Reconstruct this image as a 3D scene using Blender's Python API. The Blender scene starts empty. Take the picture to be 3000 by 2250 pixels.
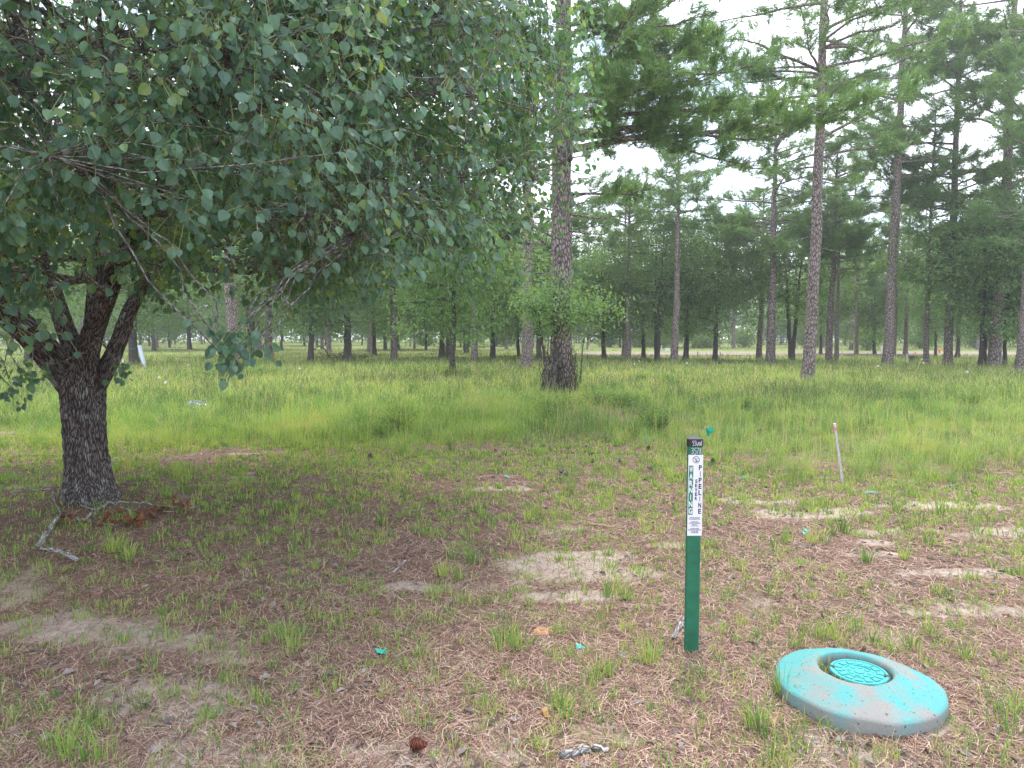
import bpy, math
import numpy as np
from mathutils import Vector, Matrix

# ------------------------------------------------------------------ camera, sky, sun, exposure
SC = bpy.context.scene
F_PX, CX, CY, HOR, CAMZ = 2080.0, 1500.0, 1125.0, 985.0, 1.6
PITCH = math.atan((CY - HOR) / F_PX)
cam_d = bpy.data.cameras.new('camera'); cam = bpy.data.objects.new('camera', cam_d)
SC.collection.objects.link(cam)
cam.location = (0, 0, CAMZ); cam.rotation_euler = (math.pi/2 - PITCH, 0, 0)
cam_d.sensor_width = 36; cam_d.lens = 36 * F_PX / 3000; cam_d.clip_end = 3000; cam_d.clip_start = 0.05
SC.camera = cam

SUN_EL, SUN_AZ = math.radians(62), math.radians(14)      # azimuth from +Y towards +X
w = bpy.data.worlds.new('World'); SC.world = w; w.use_nodes = True
nt = w.node_tree; nt.nodes.clear()
o_ = nt.nodes.new('ShaderNodeOutputWorld'); bg = nt.nodes.new('ShaderNodeBackground')
sky = nt.nodes.new('ShaderNodeTexSky'); sky.sky_type = 'NISHITA'; sky.sun_disc = False
sky.sun_elevation = SUN_EL; sky.sun_rotation = SUN_AZ
tc = nt.nodes.new('ShaderNodeTexCoord'); mp = nt.nodes.new('ShaderNodeMapping')
mp.inputs['Scale'].default_value = (1, 1, 2.6)
nz = nt.nodes.new('ShaderNodeTexNoise'); nz.inputs['Scale'].default_value = 3.2
nz.inputs['Detail'].default_value = 7; nz.inputs['Roughness'].default_value = .55
cr = nt.nodes.new('ShaderNodeValToRGB')
cr.color_ramp.elements[0].position = .36; cr.color_ramp.elements[1].position = .5
cl = nt.nodes.new('ShaderNodeValToRGB'); cl.color_ramp.elements[0].position = .45; cl.color_ramp.elements[1].position = .75
cl.color_ramp.elements[0].color = (5.6, 6.1, 7.4, 1); cl.color_ramp.elements[1].color = (10.5, 10.6, 11.4, 1)
mx = nt.nodes.new('ShaderNodeMix'); mx.data_type = 'RGBA'
L = nt.links.new
L(tc.outputs['Generated'], mp.inputs[0]); L(mp.outputs[0], nz.inputs['Vector'])
L(nz.outputs[0], cr.inputs[0]); L(nz.outputs[0], cl.inputs[0])
L(cr.outputs[0], mx.inputs['Factor']); L(sky.outputs[0], mx.inputs['A']); L(cl.outputs[0], mx.inputs['B'])
L(mx.outputs['Result'], bg.inputs[0]); L(bg.outputs[0], o_.inputs[0]); bg.inputs[1].default_value = .1
sd = bpy.data.lights.new('sun', 'SUN'); sun = bpy.data.objects.new('sun', sd); SC.collection.objects.link(sun)
sd.energy = 1.15; sd.angle = math.radians(16); sd.color = (1, .95, .86)
sun.rotation_euler = Vector((math.sin(SUN_AZ)*math.cos(SUN_EL), math.cos(SUN_AZ)*math.cos(SUN_EL), math.sin(SUN_EL))).to_track_quat('Z', 'Y').to_euler()
SC.view_settings.view_transform = 'Standard'; SC.view_settings.look = 'None'
SC.view_settings.exposure = 1.85; SC.view_settings.gamma = 1; SC.view_settings.use_curve_mapping = False
cy = SC.cycles; cy.use_denoising = True; cy.denoiser = 'OPENIMAGEDENOISE'; cy.denoising_input_passes = 'RGB_ALBEDO_NORMAL'; cy.denoising_prefilter = 'NONE'; cy.max_bounces = 8; cy.diffuse_bounces = 6; cy.glossy_bounces = 2; cy.transmission_bounces = 6
cy.transparent_max_bounces = 4; cy.caustics_reflective = False; cy.caustics_refractive = False

# ------------------------------------------------------------------ helpers
def rng(s): return np.random.default_rng(s)
def A(*a): return np.array(a, float)
def nrm(v): return v / np.maximum(np.linalg.norm(v, axis=-1, keepdims=True), 1e-9)
_T = rng(5).random((256, 256))
def vnoise(x, y, s):
    x = np.asarray(x, float)/s + 71.3; y = np.asarray(y, float)/s + 33.7
    xi = np.floor(x).astype(int); yi = np.floor(y).astype(int); fx = x-xi; fy = y-yi
    fx = fx*fx*(3-2*fx); fy = fy*fy*(3-2*fy)
    g = lambda i, j: _T[i & 255, j & 255]
    return (g(xi, yi)*(1-fx)+g(xi+1, yi)*fx)*(1-fy) + (g(xi, yi+1)*(1-fx)+g(xi+1, yi+1)*fx)*fy
def fnoise(x, y, s): return (vnoise(x, y, s)*.5 + vnoise(x+9.1, y, s/2.1)*.3 + vnoise(x, y+5.7, s/4.3)*.2)
def gh(x, y):                                           # ground height
    x = np.asarray(x, float); y = np.asarray(y, float)
    z = (fnoise(x, y, 3.1)-.5)*.09*np.clip(1-y/80, .1, 1) + (vnoise(x, y, .45)-.5)*.018
    z += .16*np.exp(-((x-1.3)**2+(y-16.5)**2)/9.) - .04
    z += .10*np.exp(-((x+4.3)**2+(y-7)**2)/1.2)
    return z
def ray(x, y):
    d = A((x-CX)/F_PX, 1., (CY-y)/F_PX); c, s = math.cos(PITCH), math.sin(PITCH)
    return A(d[0], d[1]*c + d[2]*s, -d[1]*s + d[2]*c)
def gp(x, y, z=0.):                                     # the point of the ground (or z above it) behind a pixel
    r = ray(x, y); g = 0.
    for _ in range(6):
        t = (z + g - CAMZ)/r[2]; P = r*t; g = float(gh(P[0], P[1]))
    return A(P[0], P[1], g)
def at(x, y, Y):
    r = ray(x, y); r = r*(Y/r[1]); return A(r[0], r[1], CAMZ + r[2])

class MB:
    def __init__(s): s.v = []; s.l = []; s.c = []; s.n = 0; s.t = []; s.b = []; s.m = []
    def add(s, v, f, tone=0.5, bark=None, mi=0):
        v = np.asarray(v, float).reshape(-1, 3); f = np.asarray(f, int)
        s.v.append(v); s.l.append((f + s.n).ravel()); s.c.append(np.full(len(f), f.shape[1]))
        s.t.append(np.broadcast_to(tone, (len(f),)).astype(float)); s.m.append(np.full(len(f), mi))
        s.b.append(v.copy() if bark is None else bark)
        s.n += len(v)
    def mesh(s, name, mats, smooth=False):
        v = np.concatenate(s.v); l = np.concatenate(s.l); c = np.concatenate(s.c)
        me = bpy.data.meshes.new(name)
        me.vertices.add(len(v)); me.vertices.foreach_set('co', v.ravel().astype(np.float32))
        me.loops.add(len(l)); me.loops.foreach_set('vertex_index', l.astype(np.int32))
        me.polygons.add(len(c)); st = np.concatenate([[0], np.cumsum(c)[:-1]])
        me.polygons.foreach_set('loop_start', st.astype(np.int32))
        a = me.attributes.new('tone', 'FLOAT', 'FACE'); a.data.foreach_set('value', np.concatenate(s.t).astype(np.float32))
        b = me.attributes.new('bark', 'FLOAT_VECTOR', 'POINT'); b.data.foreach_set('vector', np.concatenate(s.b).ravel().astype(np.float32))
        mats = mats if isinstance(mats, (list, tuple)) else [mats]
        for m in mats: me.materials.append(m)
        if len(mats) > 1: me.polygons.foreach_set('material_index', np.concatenate(s.m).astype(np.int32))
        me.polygons.foreach_set('use_smooth', np.full(len(c), smooth))
        me.update(calc_edges=True); me.validate()
        return me
    def obj(s, name, mats, parent=None, smooth=False, loc=None):
        o = bpy.data.objects.new(name, s.mesh(name, mats, smooth)); SC.collection.objects.link(o)
        if parent is not None: o.parent = parent
        if loc is not None: o.location = loc
        return o
def tag(o, label=None, cat=None, group=None, kind=None):
    if label: o['label'] = label
    if cat: o['category'] = cat
    if group: o['group'] = group
    if kind: o['kind'] = kind
    return o
def thing(name, label, cat, loc, group=None, rz=0):
    o = bpy.data.objects.new(name, None); SC.collection.objects.link(o); o.empty_display_size = .2
    o.location = loc; o.rotation_euler = (0, 0, rz); return tag(o, label, cat, group)
def dup(root, loc, rz=0, scale=None, label=None, group=None, rot=None):
    r = root.copy(); SC.collection.objects.link(r); r.location = loc; r.rotation_euler = rot or (0, 0, rz)
    if scale is not None: r.scale = scale
    if label: r['label'] = label
    if group: r['group'] = group
    for ch in root.children:
        c = ch.copy(); SC.collection.objects.link(c); c.parent = r
    return r

def tube(mb, P, R, n=8, cap=True, tone=.5, disp=None, mi=0):
    P = np.asarray(P, float); R = np.asarray(R, float); m = len(P)
    T = np.gradient(P, axis=0); T = nrm(T)
    ref = A(1, 0, 0) if abs(T[:, 2]).mean() > .6 else A(0, 0, 1)
    U = nrm(ref - T*(T@ref)[:, None]); V = np.cross(T, U)
    th = np.arange(n)*2*np.pi/n; c, s_ = np.cos(th), np.sin(th)
    Ln = np.concatenate([[0], np.cumsum(np.linalg.norm(np.diff(P, axis=0), axis=1))])
    RR = np.repeat(R[:, None], n, 1)
    if disp is not None: RR = RR + disp(th[None, :], Ln[:, None], RR)
    v = P[:, None, :] + RR[..., None]*(c[None, :, None]*U[:, None, :] + s_[None, :, None]*V[:, None, :])
    bk = np.stack(np.broadcast_arrays(R[:, None]*c[None], R[:, None]*s_[None], Ln[:, None]), -1)
    i, j = np.meshgrid(np.arange(m-1), np.arange(n), indexing='ij'); j2 = (j+1) % n
    f = np.stack([i*n+j, i*n+j2, (i+1)*n+j2, (i+1)*n+j], -1).reshape(-1, 4)
    mb.add(v.reshape(-1, 3), f, tone, bk.reshape(-1, 3), mi)
    if cap and n > 4:
        mb.add(np.concatenate([v[-1], P[-1:]]), [[k, (k+1) % n, n] for k in range(n)], tone, np.concatenate([bk[-1], bk[-1][:1]]), mi)
        mb.add(np.concatenate([v[0], P[:1]]), [[(k+1) % n, k, n] for k in range(n)], tone, np.concatenate([bk[0], bk[0][:1]]), mi)
def smooth_path(K, m):
    K = np.asarray(K, float); n = len(K); t = np.linspace(0, n-1, m); i = np.clip(t.astype(int), 0, n-2); u = (t-i)[:, None]
    p = lambda k: K[np.clip(k, 0, n-1)]
    p0, p1, p2, p3 = p(i-1), p(i), p(i+1), p(i+2)
    if K.ndim == 1: u = u[:, 0]
    return .5*((2*p1)+(-p0+p2)*u+(2*p0-5*p1+4*p2-p3)*u**2+(-p0+3*p1-3*p2+p3)*u**3)
def scatter(mb, tv, tf, pos, X, Y, Z, sc, tone):
    """many copies of one small template in one mesh"""
    sc = np.broadcast_to(sc, (len(pos),))
    v = pos[:, None, :] + sc[:, None, None]*(tv[None, :, 0:1]*X[:, None, :]+tv[None, :, 1:2]*Y[:, None, :]+tv[None, :, 2:3]*Z[:, None, :])
    nv = len(tv); off = np.arange(len(pos))*nv
    groups = {}
    for q in tf: groups.setdefault(len(q), []).append(q)
    first = True
    for k, q in groups.items():
        f = (np.array(q)[None] + off[:, None, None]).reshape(-1, k)
        tt = np.repeat(tone, len(q))
        if first: mb.add(v.reshape(-1, 3), f, tt); first = False; base = mb.n - len(pos)*nv
        else:
            mb.l.append((f+base).ravel()); mb.c.append(np.full(len(f), k)); mb.t.append(tt); mb.m.append(np.zeros(len(f)))
def basis(Yd, Zh):
    Y = nrm(Yd); X = nrm(np.cross(Y, Zh)); return X, Y, np.cross(X, Y)
def blades(mb, base, h, wd, az, lean, tone, face=None, r=None):
    N = len(base); h, wd, az, lean, tone = [np.broadcast_to(q, (N,)) for q in (h, wd, az, lean, tone)]
    d = np.stack([np.cos(az), np.sin(az), 0*az], 1); fa = az + np.pi/2 if face is None else face
    s = np.stack([np.cos(fa), np.sin(fa), 0*az], 1)*(wd/2)[:, None]; up = A(0, 0, 1)
    p0 = base; p1 = base + d*(lean*h*.22)[:, None] + up*(h*.5)[:, None]
    p2 = base + d*(lean*h*.62)[:, None] + up*(h*(.88-.15*np.clip(lean, 0, 1.5)))[:, None]
    p3 = base + d*(lean*h)[:, None] + up*(h*(1.02-.42*np.clip(lean, 0, 1.6)))[:, None]
    v = np.stack([p0-s, p0+s, p1-s*.85, p1+s*.85, p2-s*.55, p2+s*.55, p3], 1)
    o = np.arange(N)[:, None, None]*7
    f4 = (np.array([[0, 1, 3, 2], [2, 3, 5, 4]])[None]+o).reshape(-1, 4)
    mb.add(v.reshape(-1, 3), f4, np.repeat(tone, 2)); b = mb.n - N*7
    f3 = (np.array([[4, 5, 6]])[None]+o).reshape(-1, 3)
    mb.l.append((f3+b).ravel()); mb.c.append(np.full(len(f3), 3)); mb.t.append(tone.astype(float)); mb.m.append(np.zeros(len(f3)))

# ------------------------------------------------------------------ materials
def mat(name):
    m = bpy.data.materials.new(name); m.use_nodes = True; nt = m.node_tree
    return m, nt, nt.nodes['Principled BSDF']
def ramp(nt, src, stops):
    r = nt.nodes.new('ShaderNodeValToRGB'); e = r.color_ramp.elements
    while len(e) < len(stops): e.new(.5)
    for k, (p, c) in enumerate(stops): e[k].position = p; e[k].color = (*c, 1)
    nt.links.new(src, r.inputs[0]); return r.outputs[0]
def leafmat(name, stops, trans=.35, rough=.5, spec=.5):
    m, nt, b = mat(name); a = nt.nodes.new('ShaderNodeAttribute'); a.attribute_name = 'tone'
    c = ramp(nt, a.outputs['Fac'], stops)
    nt.links.new(c, b.inputs['Base Color']); b.inputs['Roughness'].default_value = rough
    b.inputs['Specular IOR Level'].default_value = spec
    if trans:
        t = nt.nodes.new('ShaderNodeBsdfTranslucent'); mx = nt.nodes.new('ShaderNodeMixShader')
        g = nt.nodes.new('ShaderNodeMix'); g.data_type = 'RGBA'; g.blend_type = 'MULTIPLY'; g.inputs['Factor'].default_value = 1
        g.inputs['B'].default_value = (1.5, 1.5, .6, 1); nt.links.new(c, g.inputs['A']); nt.links.new(g.outputs['Result'], t.inputs[0])
        mx.inputs[0].default_value = trans; out = nt.nodes['Material Output']
        nt.links.new(b.outputs[0], mx.inputs[1]); nt.links.new(t.outputs[0], mx.inputs[2]); nt.links.new(mx.outputs[0], out.inputs[0])
    return m
def bump(nt, b, h, strength, dist):
    k = nt.nodes.new('ShaderNodeBump'); k.inputs['Strength'].default_value = strength; k.inputs['Distance'].default_value = dist
    nt.links.new(h, k.inputs['Height']); nt.links.new(k.outputs[0], b.inputs['Normal'])
def mixc(nt, f, a, b_):
    m = nt.nodes.new('ShaderNodeMix'); m.data_type = 'RGBA'
    for key, val in (('Factor', f), ('A', a), ('B', b_)):
        if hasattr(val, 'is_output'): nt.links.new(val, m.inputs[key])
        else: m.inputs[key].default_value = val if key == 'Factor' else (*val, 1)
    return m.outputs['Result']
def noise(nt, vec, scale, detail=4, rough=.55):
    n = nt.nodes.new('ShaderNodeTexNoise'); n.inputs['Scale'].default_value = scale; n.inputs['Detail'].default_value = detail
    n.inputs['Roughness'].default_value = rough
    if vec is not None: nt.links.new(vec, n.inputs['Vector'])
    return n.outputs[0]
def mapping(nt, src, sc):
    m = nt.nodes.new('ShaderNodeMapping'); m.inputs['Scale'].default_value = sc; nt.links.new(src, m.inputs[0]); return m.outputs[0]
def math_(nt, op, a, b_=None):
    m = nt.nodes.new('ShaderNodeMath'); m.operation = op
    for k, v in enumerate((a, b_)):
        if v is None: continue
        if hasattr(v, 'is_output'): nt.links.new(v, m.inputs[k])
        else: m.inputs[k].default_value = v
    return m.outputs[0]
def barkmat(name, dark, mid, light, plate, zs, lichen=0., bumpd=.02, lich=(.42, .45, .42)):
    m, nt, b = mat(name); a = nt.nodes.new('ShaderNodeAttribute'); a.attribute_name = 'bark'
    v0 = a.outputs['Vector']; nw = nt.nodes.new('ShaderNodeTexNoise'); nw.inputs['Scale'].default_value = 6
    nt.links.new(v0, nw.inputs['Vector'])
    va = nt.nodes.new('ShaderNodeVectorMath'); va.operation = 'MULTIPLY_ADD'; va.inputs[1].default_value = (.05, .05, .05)
    nt.links.new(nw.outputs['Color'], va.inputs[0]); nt.links.new(v0, va.inputs[2])
    v = mapping(nt, va.outputs[0], (plate, plate, plate*zs))
    vo = nt.nodes.new('ShaderNodeTexVoronoi'); vo.feature = 'DISTANCE_TO_EDGE'; vo.inputs['Scale'].default_value = 1; nt.links.new(v, vo.inputs['Vector'])
    n1 = noise(nt, mapping(nt, v0, (60, 60, 14)), 1, 5, .65)
    edge = ramp(nt, vo.outputs['Distance'], [(0, (0, 0, 0)), (.22, (1, 1, 1))])
    vc = nt.nodes.new('ShaderNodeTexVoronoi'); vc.inputs['Scale'].default_value = 1; nt.links.new(v, vc.inputs['Vector'])
    sepc = nt.nodes.new('ShaderNodeSeparateColor'); nt.links.new(vc.outputs['Color'], sepc.inputs[0])
    pl = mixc(nt, math_(nt, 'ADD', math_(nt, 'MULTIPLY', n1, .9), math_(nt, 'MULTIPLY', sepc.outputs[0], .25)), mid, light)
    col = mixc(nt, edge, dark, pl)
    if lichen:
        ln = noise(nt, mapping(nt, v0, (9, 9, 6)), 1, 6, .7)
        col = mixc(nt, math_(nt, 'MULTIPLY', ramp(nt, ln, [(.52, (0, 0, 0)), (.6, (1, 1, 1))]), math_(nt, 'MULTIPLY', edge, lichen)), col, lich)
    nt.links.new(col, b.inputs['Base Color']); b.inputs['Roughness'].default_value = .95; b.inputs['Specular IOR Level'].default_value = .2
    hh = math_(nt, 'ADD', edge, math_(nt, 'MULTIPLY', n1, .6)); bump(nt, b, hh, .9, bumpd)
    return m
def plain(name, col, rough=.6, var=0., spec=.5, scale=8, bmp=0, metal=0):
    m, nt, b = mat(name); b.inputs['Roughness'].default_value = rough; b.inputs['Specular IOR Level'].default_value = spec
    b.inputs['Metallic'].default_value = metal
    t = nt.nodes.new('ShaderNodeTexCoord'); n = noise(nt, t.outputs['Object'], scale, 6, .6)
    lo = tuple(c*(1-var) for c in col); hi = tuple(min(1, c*(1+var)) for c in col)
    nt.links.new(ramp(nt, n, [(.3, lo), (.7, hi)]), b.inputs['Base Color'])
    if bmp: bump(nt, b, n, .5, bmp)
    return m

M_pear = leafmat('pear_leaf', [(0, (.065, .14, .11)), (.35, (.11, .22, .15)), (.75, (.15, .28, .15)), (.94, (.28, .38, .13)), (1, (.32, .30, .13))], .42, .4, .7)
M_pine = leafmat('pine_needles', [(0, (.09, .17, .08)), (.6, (.17, .285, .115)), (.93, (.25, .36, .13)), (1, (.22, .15, .07))], .38, .5, .4)
M_oak = leafmat('oak_leaf', [(0, (.09, .175, .085)), (.6, (.19, .31, .12)), (.95, (.25, .36, .12)), (1, (.19, .20, .06))], .36, .5, .4)
M_brightoak = leafmat('young_leaf', [(0, (.08, .15, .05)), (.6, (.15, .25, .07)), (1, (.25, .33, .09))], .45, .5, .4)
M_grass = leafmat('grass', [(0, (.075, .12, .06)), (.35, (.13, .24, .08)), (.7, (.27, .41, .10)), (.88, (.42, .40, .17)), (1, (.55, .46, .29))], .4, .6, .3)
M_litter = leafmat('pine_straw', [(0, (.07, .042, .034)), (.4, (.21, .12, .088)), (.75, (.38, .24, .175)), (1, (.60, .45, .34))], 0, .8, .3)
M_dead = leafmat('dead_leaves', [(0, (.09, .07, .06)), (.5, (.20, .165, .145)), (.85, (.33, .28, .26)), (1, (.34, .17, .10))], .1, .8, .3)
M_brown = leafmat('rusty_leaves', [(0, (.13, .045, .025)), (1, (.30, .12, .065))], .2, .7, .3)
B_pear = barkmat('pear_bark', (.035, .027, .024), (.13, .105, .095), (.30, .26, .245), 75, .13, .65, .016)
B_pine = barkmat('pine_bark', (.055, .042, .04), (.22, .165, .145), (.42, .35, .325), 15, .42, .15, .022)
B_oak = barkmat('oak_bark', (.03, .026, .024), (.10, .082, .073), (.20, .175, .16), 38, .25, .2, .012)
B_twig = barkmat('lichen_twig', (.07, .06, .055), (.17, .15, .14), (.36, .35, .33), 40, .5, .8, .004, (.45, .48, .46))
B_deadwood = barkmat('weathered_wood', (.12, .11, .10), (.33, .31, .30), (.55, .53, .52), 60, .12, .3, .004)

# ground
SANDP = [(60, 1700, .5, .35), (180, 1850, .5, .2), (520, 2080, .35, .22), (620, 2200, .5, .2), (430, 2030, .3, .12), (1720, 1640, .45, .22), (1800, 1680, .5, .15), (1230, 1720, .3, .12), (1680, 1750, .3, .1), (2360, 1510, .55, .22), (2450, 1500, .4, .16), (2560, 1590, .35, .12),
         (2550, 1560, .3, .1), (2600, 1625, .3, .08), (2880, 1680, .5, .16), (2950, 1790, .5, .2), (2720, 2110, .25, .2), (2500, 2220, .5, .12), (1350, 2220, .5, .14), (1750, 2160, .3, .1), (1050, 2200, .2, .12), (2950, 1560, .6, .2), (2800, 1480, .6, .15), (2700, 1800, .3, .1), (1400, 2120, .2, .1), (2200, 1470, .5, .15), (120, 1420, .5, .2), (700, 1330, .6, .12), (2000, 1600, .3, .1), (1480, 1430, .5, .14), (2330, 2150, .3, .1)]
_SP = None
def sandy(x, y):
    global _SP
    if _SP is None: _SP = [(gp(a, b)[0], gp(a, b)[1], c, d) for a, b, c, d in SANDP]
    s = np.zeros(np.broadcast(x, y).shape)
    for a, b, c, d in _SP: s = np.maximum(s, np.exp(-(((x-a)/c)**2+((y-b)/d)**2)))
    return s*.82 + (fnoise(x*1.0+3, y*1.0+8, .9)-.5)*1.1 + (vnoise(x, y, .16)-.5)*.45 + (vnoise(x+3, y, .33)-.5)*.3
def ground_mat():
    m, nt, b = mat('soil_with_litter'); t = nt.nodes.new('ShaderNodeTexCoord'); v = t.outputs['Object']
    sandc = mixc(nt, noise(nt, v, 22, 5), (.38, .295, .24), (.56, .465, .385))
    litc = mixc(nt, noise(nt, v, 30, 8, .75), (.08, .048, .036), (.38, .25, .185))
    sa = nt.nodes.new('ShaderNodeAttribute'); sa.attribute_name = 'sand'
    sf = math_(nt, 'ADD', sa.outputs['Fac'], math_(nt, 'MULTIPLY', math_(nt, 'SUBTRACT', noise(nt, v, 6, 8, .7), .5), .9))
    col = mixc(nt, ramp(nt, sf, [(.28, (0, 0, 0)), (.52, (1, 1, 1))]), litc, sandc)
    # beyond the litter the soil carries moss and low green growth
    grn = mixc(nt, noise(nt, v, 9, 8, .75), (.11, .13, .045), (.29, .33, .11))
    at_ = nt.nodes.new('ShaderNodeAttribute'); at_.attribute_name = 'green'
    n2 = noise(nt, v, 3.2, 6, .6)
    fac = ramp(nt, math_(nt, 'ADD', at_.outputs['Fac'], math_(nt, 'MULTIPLY', math_(nt, 'SUBTRACT', n2, .5), 1.1)), [(.4, (0, 0, 0)), (.7, (1, 1, 1))])
    col = mixc(nt, fac, col, grn)
    nt.links.new(col, b.inputs['Base Color']); b.inputs['Roughness'].default_value = 1; b.inputs['Specular IOR Level'].default_value = .1
    bump(nt, b, math_(nt, 'ADD', noise(nt, v, 45, 6, .7), math_(nt, 'MULTIPLY', noise(nt, v, 7, 3), 1.5)), .8, .03)
    return m
def field_edge(x):                                       # how far from the camera the grass field begins
    return np.interp(x, [-30, -9, -6, -4, -1.5, .3, 1.2, 2.2, 3.5, 6, 30], [12.5, 11.5, 9.5, 9.8, 9.8, 10.2, 10.6, 9.2, 7.4, 7.6, 8]) + (fnoise(x, x*0+3, 1.7)-.5)*1.4
VC = gp(2515, 1992, .07)
def greenness(x, y):
    e = field_edge(x); g = np.clip((y-e)/2.2, 0, 1)
    rt = np.clip((x-1.)/2, 0, 1); g = g*(1-rt*.45*np.clip((16-y)/4, 0, 1))
    g = g*(1-.9*np.exp(-(((x-1.9)/1.5)**2+((y-14.3)/1.7)**2)))
    return g
xs = np.concatenate([-np.geomspace(400, 12, 24), np.arange(-11.9, 12, .1), np.geomspace(12, 400, 24)])
ys = np.concatenate([-np.geomspace(60, 3, 8), np.arange(-2.6, 2, .3), np.arange(2, 14, .09), np.arange(14, 20, .16), np.geomspace(20.3, 420, 70)])
GX, GY = np.meshgrid(xs, ys); V = np.stack([GX, GY, gh(GX, GY)], -1).reshape(-1, 3); nx, ny = len(xs), len(ys)
i, j = np.meshgrid(np.arange(ny-1), np.arange(nx-1), indexing='ij'); k = i*nx+j
mb = MB(); mb.add(V, np.stack([k, k+1, k+nx+1, k+nx], -1).reshape(-1, 4))
ground = mb.obj('ground', ground_mat(), smooth=True); tag(ground, kind='structure')
ga = ground.data.attributes.new('green', 'FLOAT', 'POINT'); ga.data.foreach_set('value', greenness(V[:, 0], V[:, 1]).astype(np.float32))
ga = ground.data.attributes.new('sand', 'FLOAT', 'POINT'); ga.data.foreach_set('value', sandy(V[:, 0], V[:, 1]).astype(np.float32))
# sandy track far off on the right
mb = MB(); N = 160; tx = np.linspace(6, 150, N); c0 = 61+ (tx-20)*.02; ww = np.array([0, .15, .4, .6, .85, 1.])
P = []
for q in ww:
    yy = c0 + q*13 + (vnoise(tx, tx*0+q*9, 3)-.5)*(3 if q in (0, 1) else 0); P.append(np.stack([tx, yy, gh(tx, yy)+.03], 1))
P = np.stack(P); i, j = np.meshgrid(np.arange(len(ww)-1), np.arange(N-1), indexing='ij'); k = i*N+j
mb.add(P.reshape(-1, 3), np.stack([k, k+1, k+N+1, k+N], -1).reshape(-1, 4))
m, nt, b = mat('sandy_track'); t = nt.nodes.new('ShaderNodeTexCoord')
nt.links.new(ramp(nt, noise(nt, mapping(nt, t.outputs['Object'], (.12, .5, 1)), 1.5, 6, .6), [(.35, (.22, .25, .10)), (.45, (.22, .16, .12)), (.66, (.34, .275, .22))]), b.inputs['Base Color']); b.inputs['Roughness'].default_value = 1
tag(mb.obj('dirt_road', m, smooth=True), kind='structure')

# ------------------------------------------------------------------ growing branches
class Skel:
    def __init__(s, pts, rad): s.p = np.asarray(pts, float); s.r = np.asarray(rad, float)
    def grow(s, mb, targets, r0, r1, seg, n, g, wob=.12, droop=0., keep=True, pen=.8, pick=1):
        """join each target to the nearest wood with a bent, tapering branch"""
        newp, newr = [], []
        for T in targets:
            d = np.linalg.norm(s.p - T, axis=1) + np.maximum(0, s.p[:, 2]-T[2])*pen
            i = int(np.argmin(d)) if pick == 1 else int(np.argpartition(d, pick)[g.integers(0, pick)]); B = s.p[i]; Ln = np.linalg.norm(T-B)
            if Ln < .02: continue
            u = np.linspace(0, 1, seg)[:, None]; mid = (B+T)/2 + g.normal(0, wob*Ln, 3) + A(0, 0, .12*Ln + droop*Ln)
            P = (1-u)**2*B + 2*u*(1-u)*mid + u*u*T
            P[1:-1] += g.normal(0, .02*Ln, (seg-2, 3))
            a = min(r0, s.r[i]*.85); R = np.linspace(a, min(r1, a), seg)
            tube(mb, P, R, n, cap=False); newp.append(P[1:]); newr.append(R[1:])
        if keep and newp:
            s.p = np.concatenate([s.p]+newp); s.r = np.concatenate([s.r]+newr)

LEAF_V = A([0, 0, 0], [0, .3, -.03], [0, .62, -.05], [0, 1.02, -.14], [-.30, .10, .05], [-.45, .36, .09], [-.34, .70, .05], [.30, .10, .05], [.45, .36, .09], [.34, .70, .05])
LEAF_F = [[0, 1, 5, 4], [1, 2, 6, 5], [0, 7, 8, 1], [1, 8, 9, 2], [2, 3, 6], [2, 9, 3]]
DIA_V = A([0, 0, 0], [-.30, .45, .06], [0, 1, -.05], [.30, .45, .06]); DIA_F = [[0, 2, 1], [0, 3, 2]]
OAK_V = A([0, 0, 0], [-.22, .25, .04], [-.13, .42, .03], [-.27, .62, .03], [0, 1, -.08], [.27, .62, .03], [.13, .42, .03], [.22, .25, .04], [0, .5, -.02])
OAK_F = [[0, 8, 1], [1, 8, 2], [2, 8, 3], [3, 8, 4], [4, 8, 5], [5, 8, 6], [6, 8, 7], [7, 8, 0]]

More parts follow.
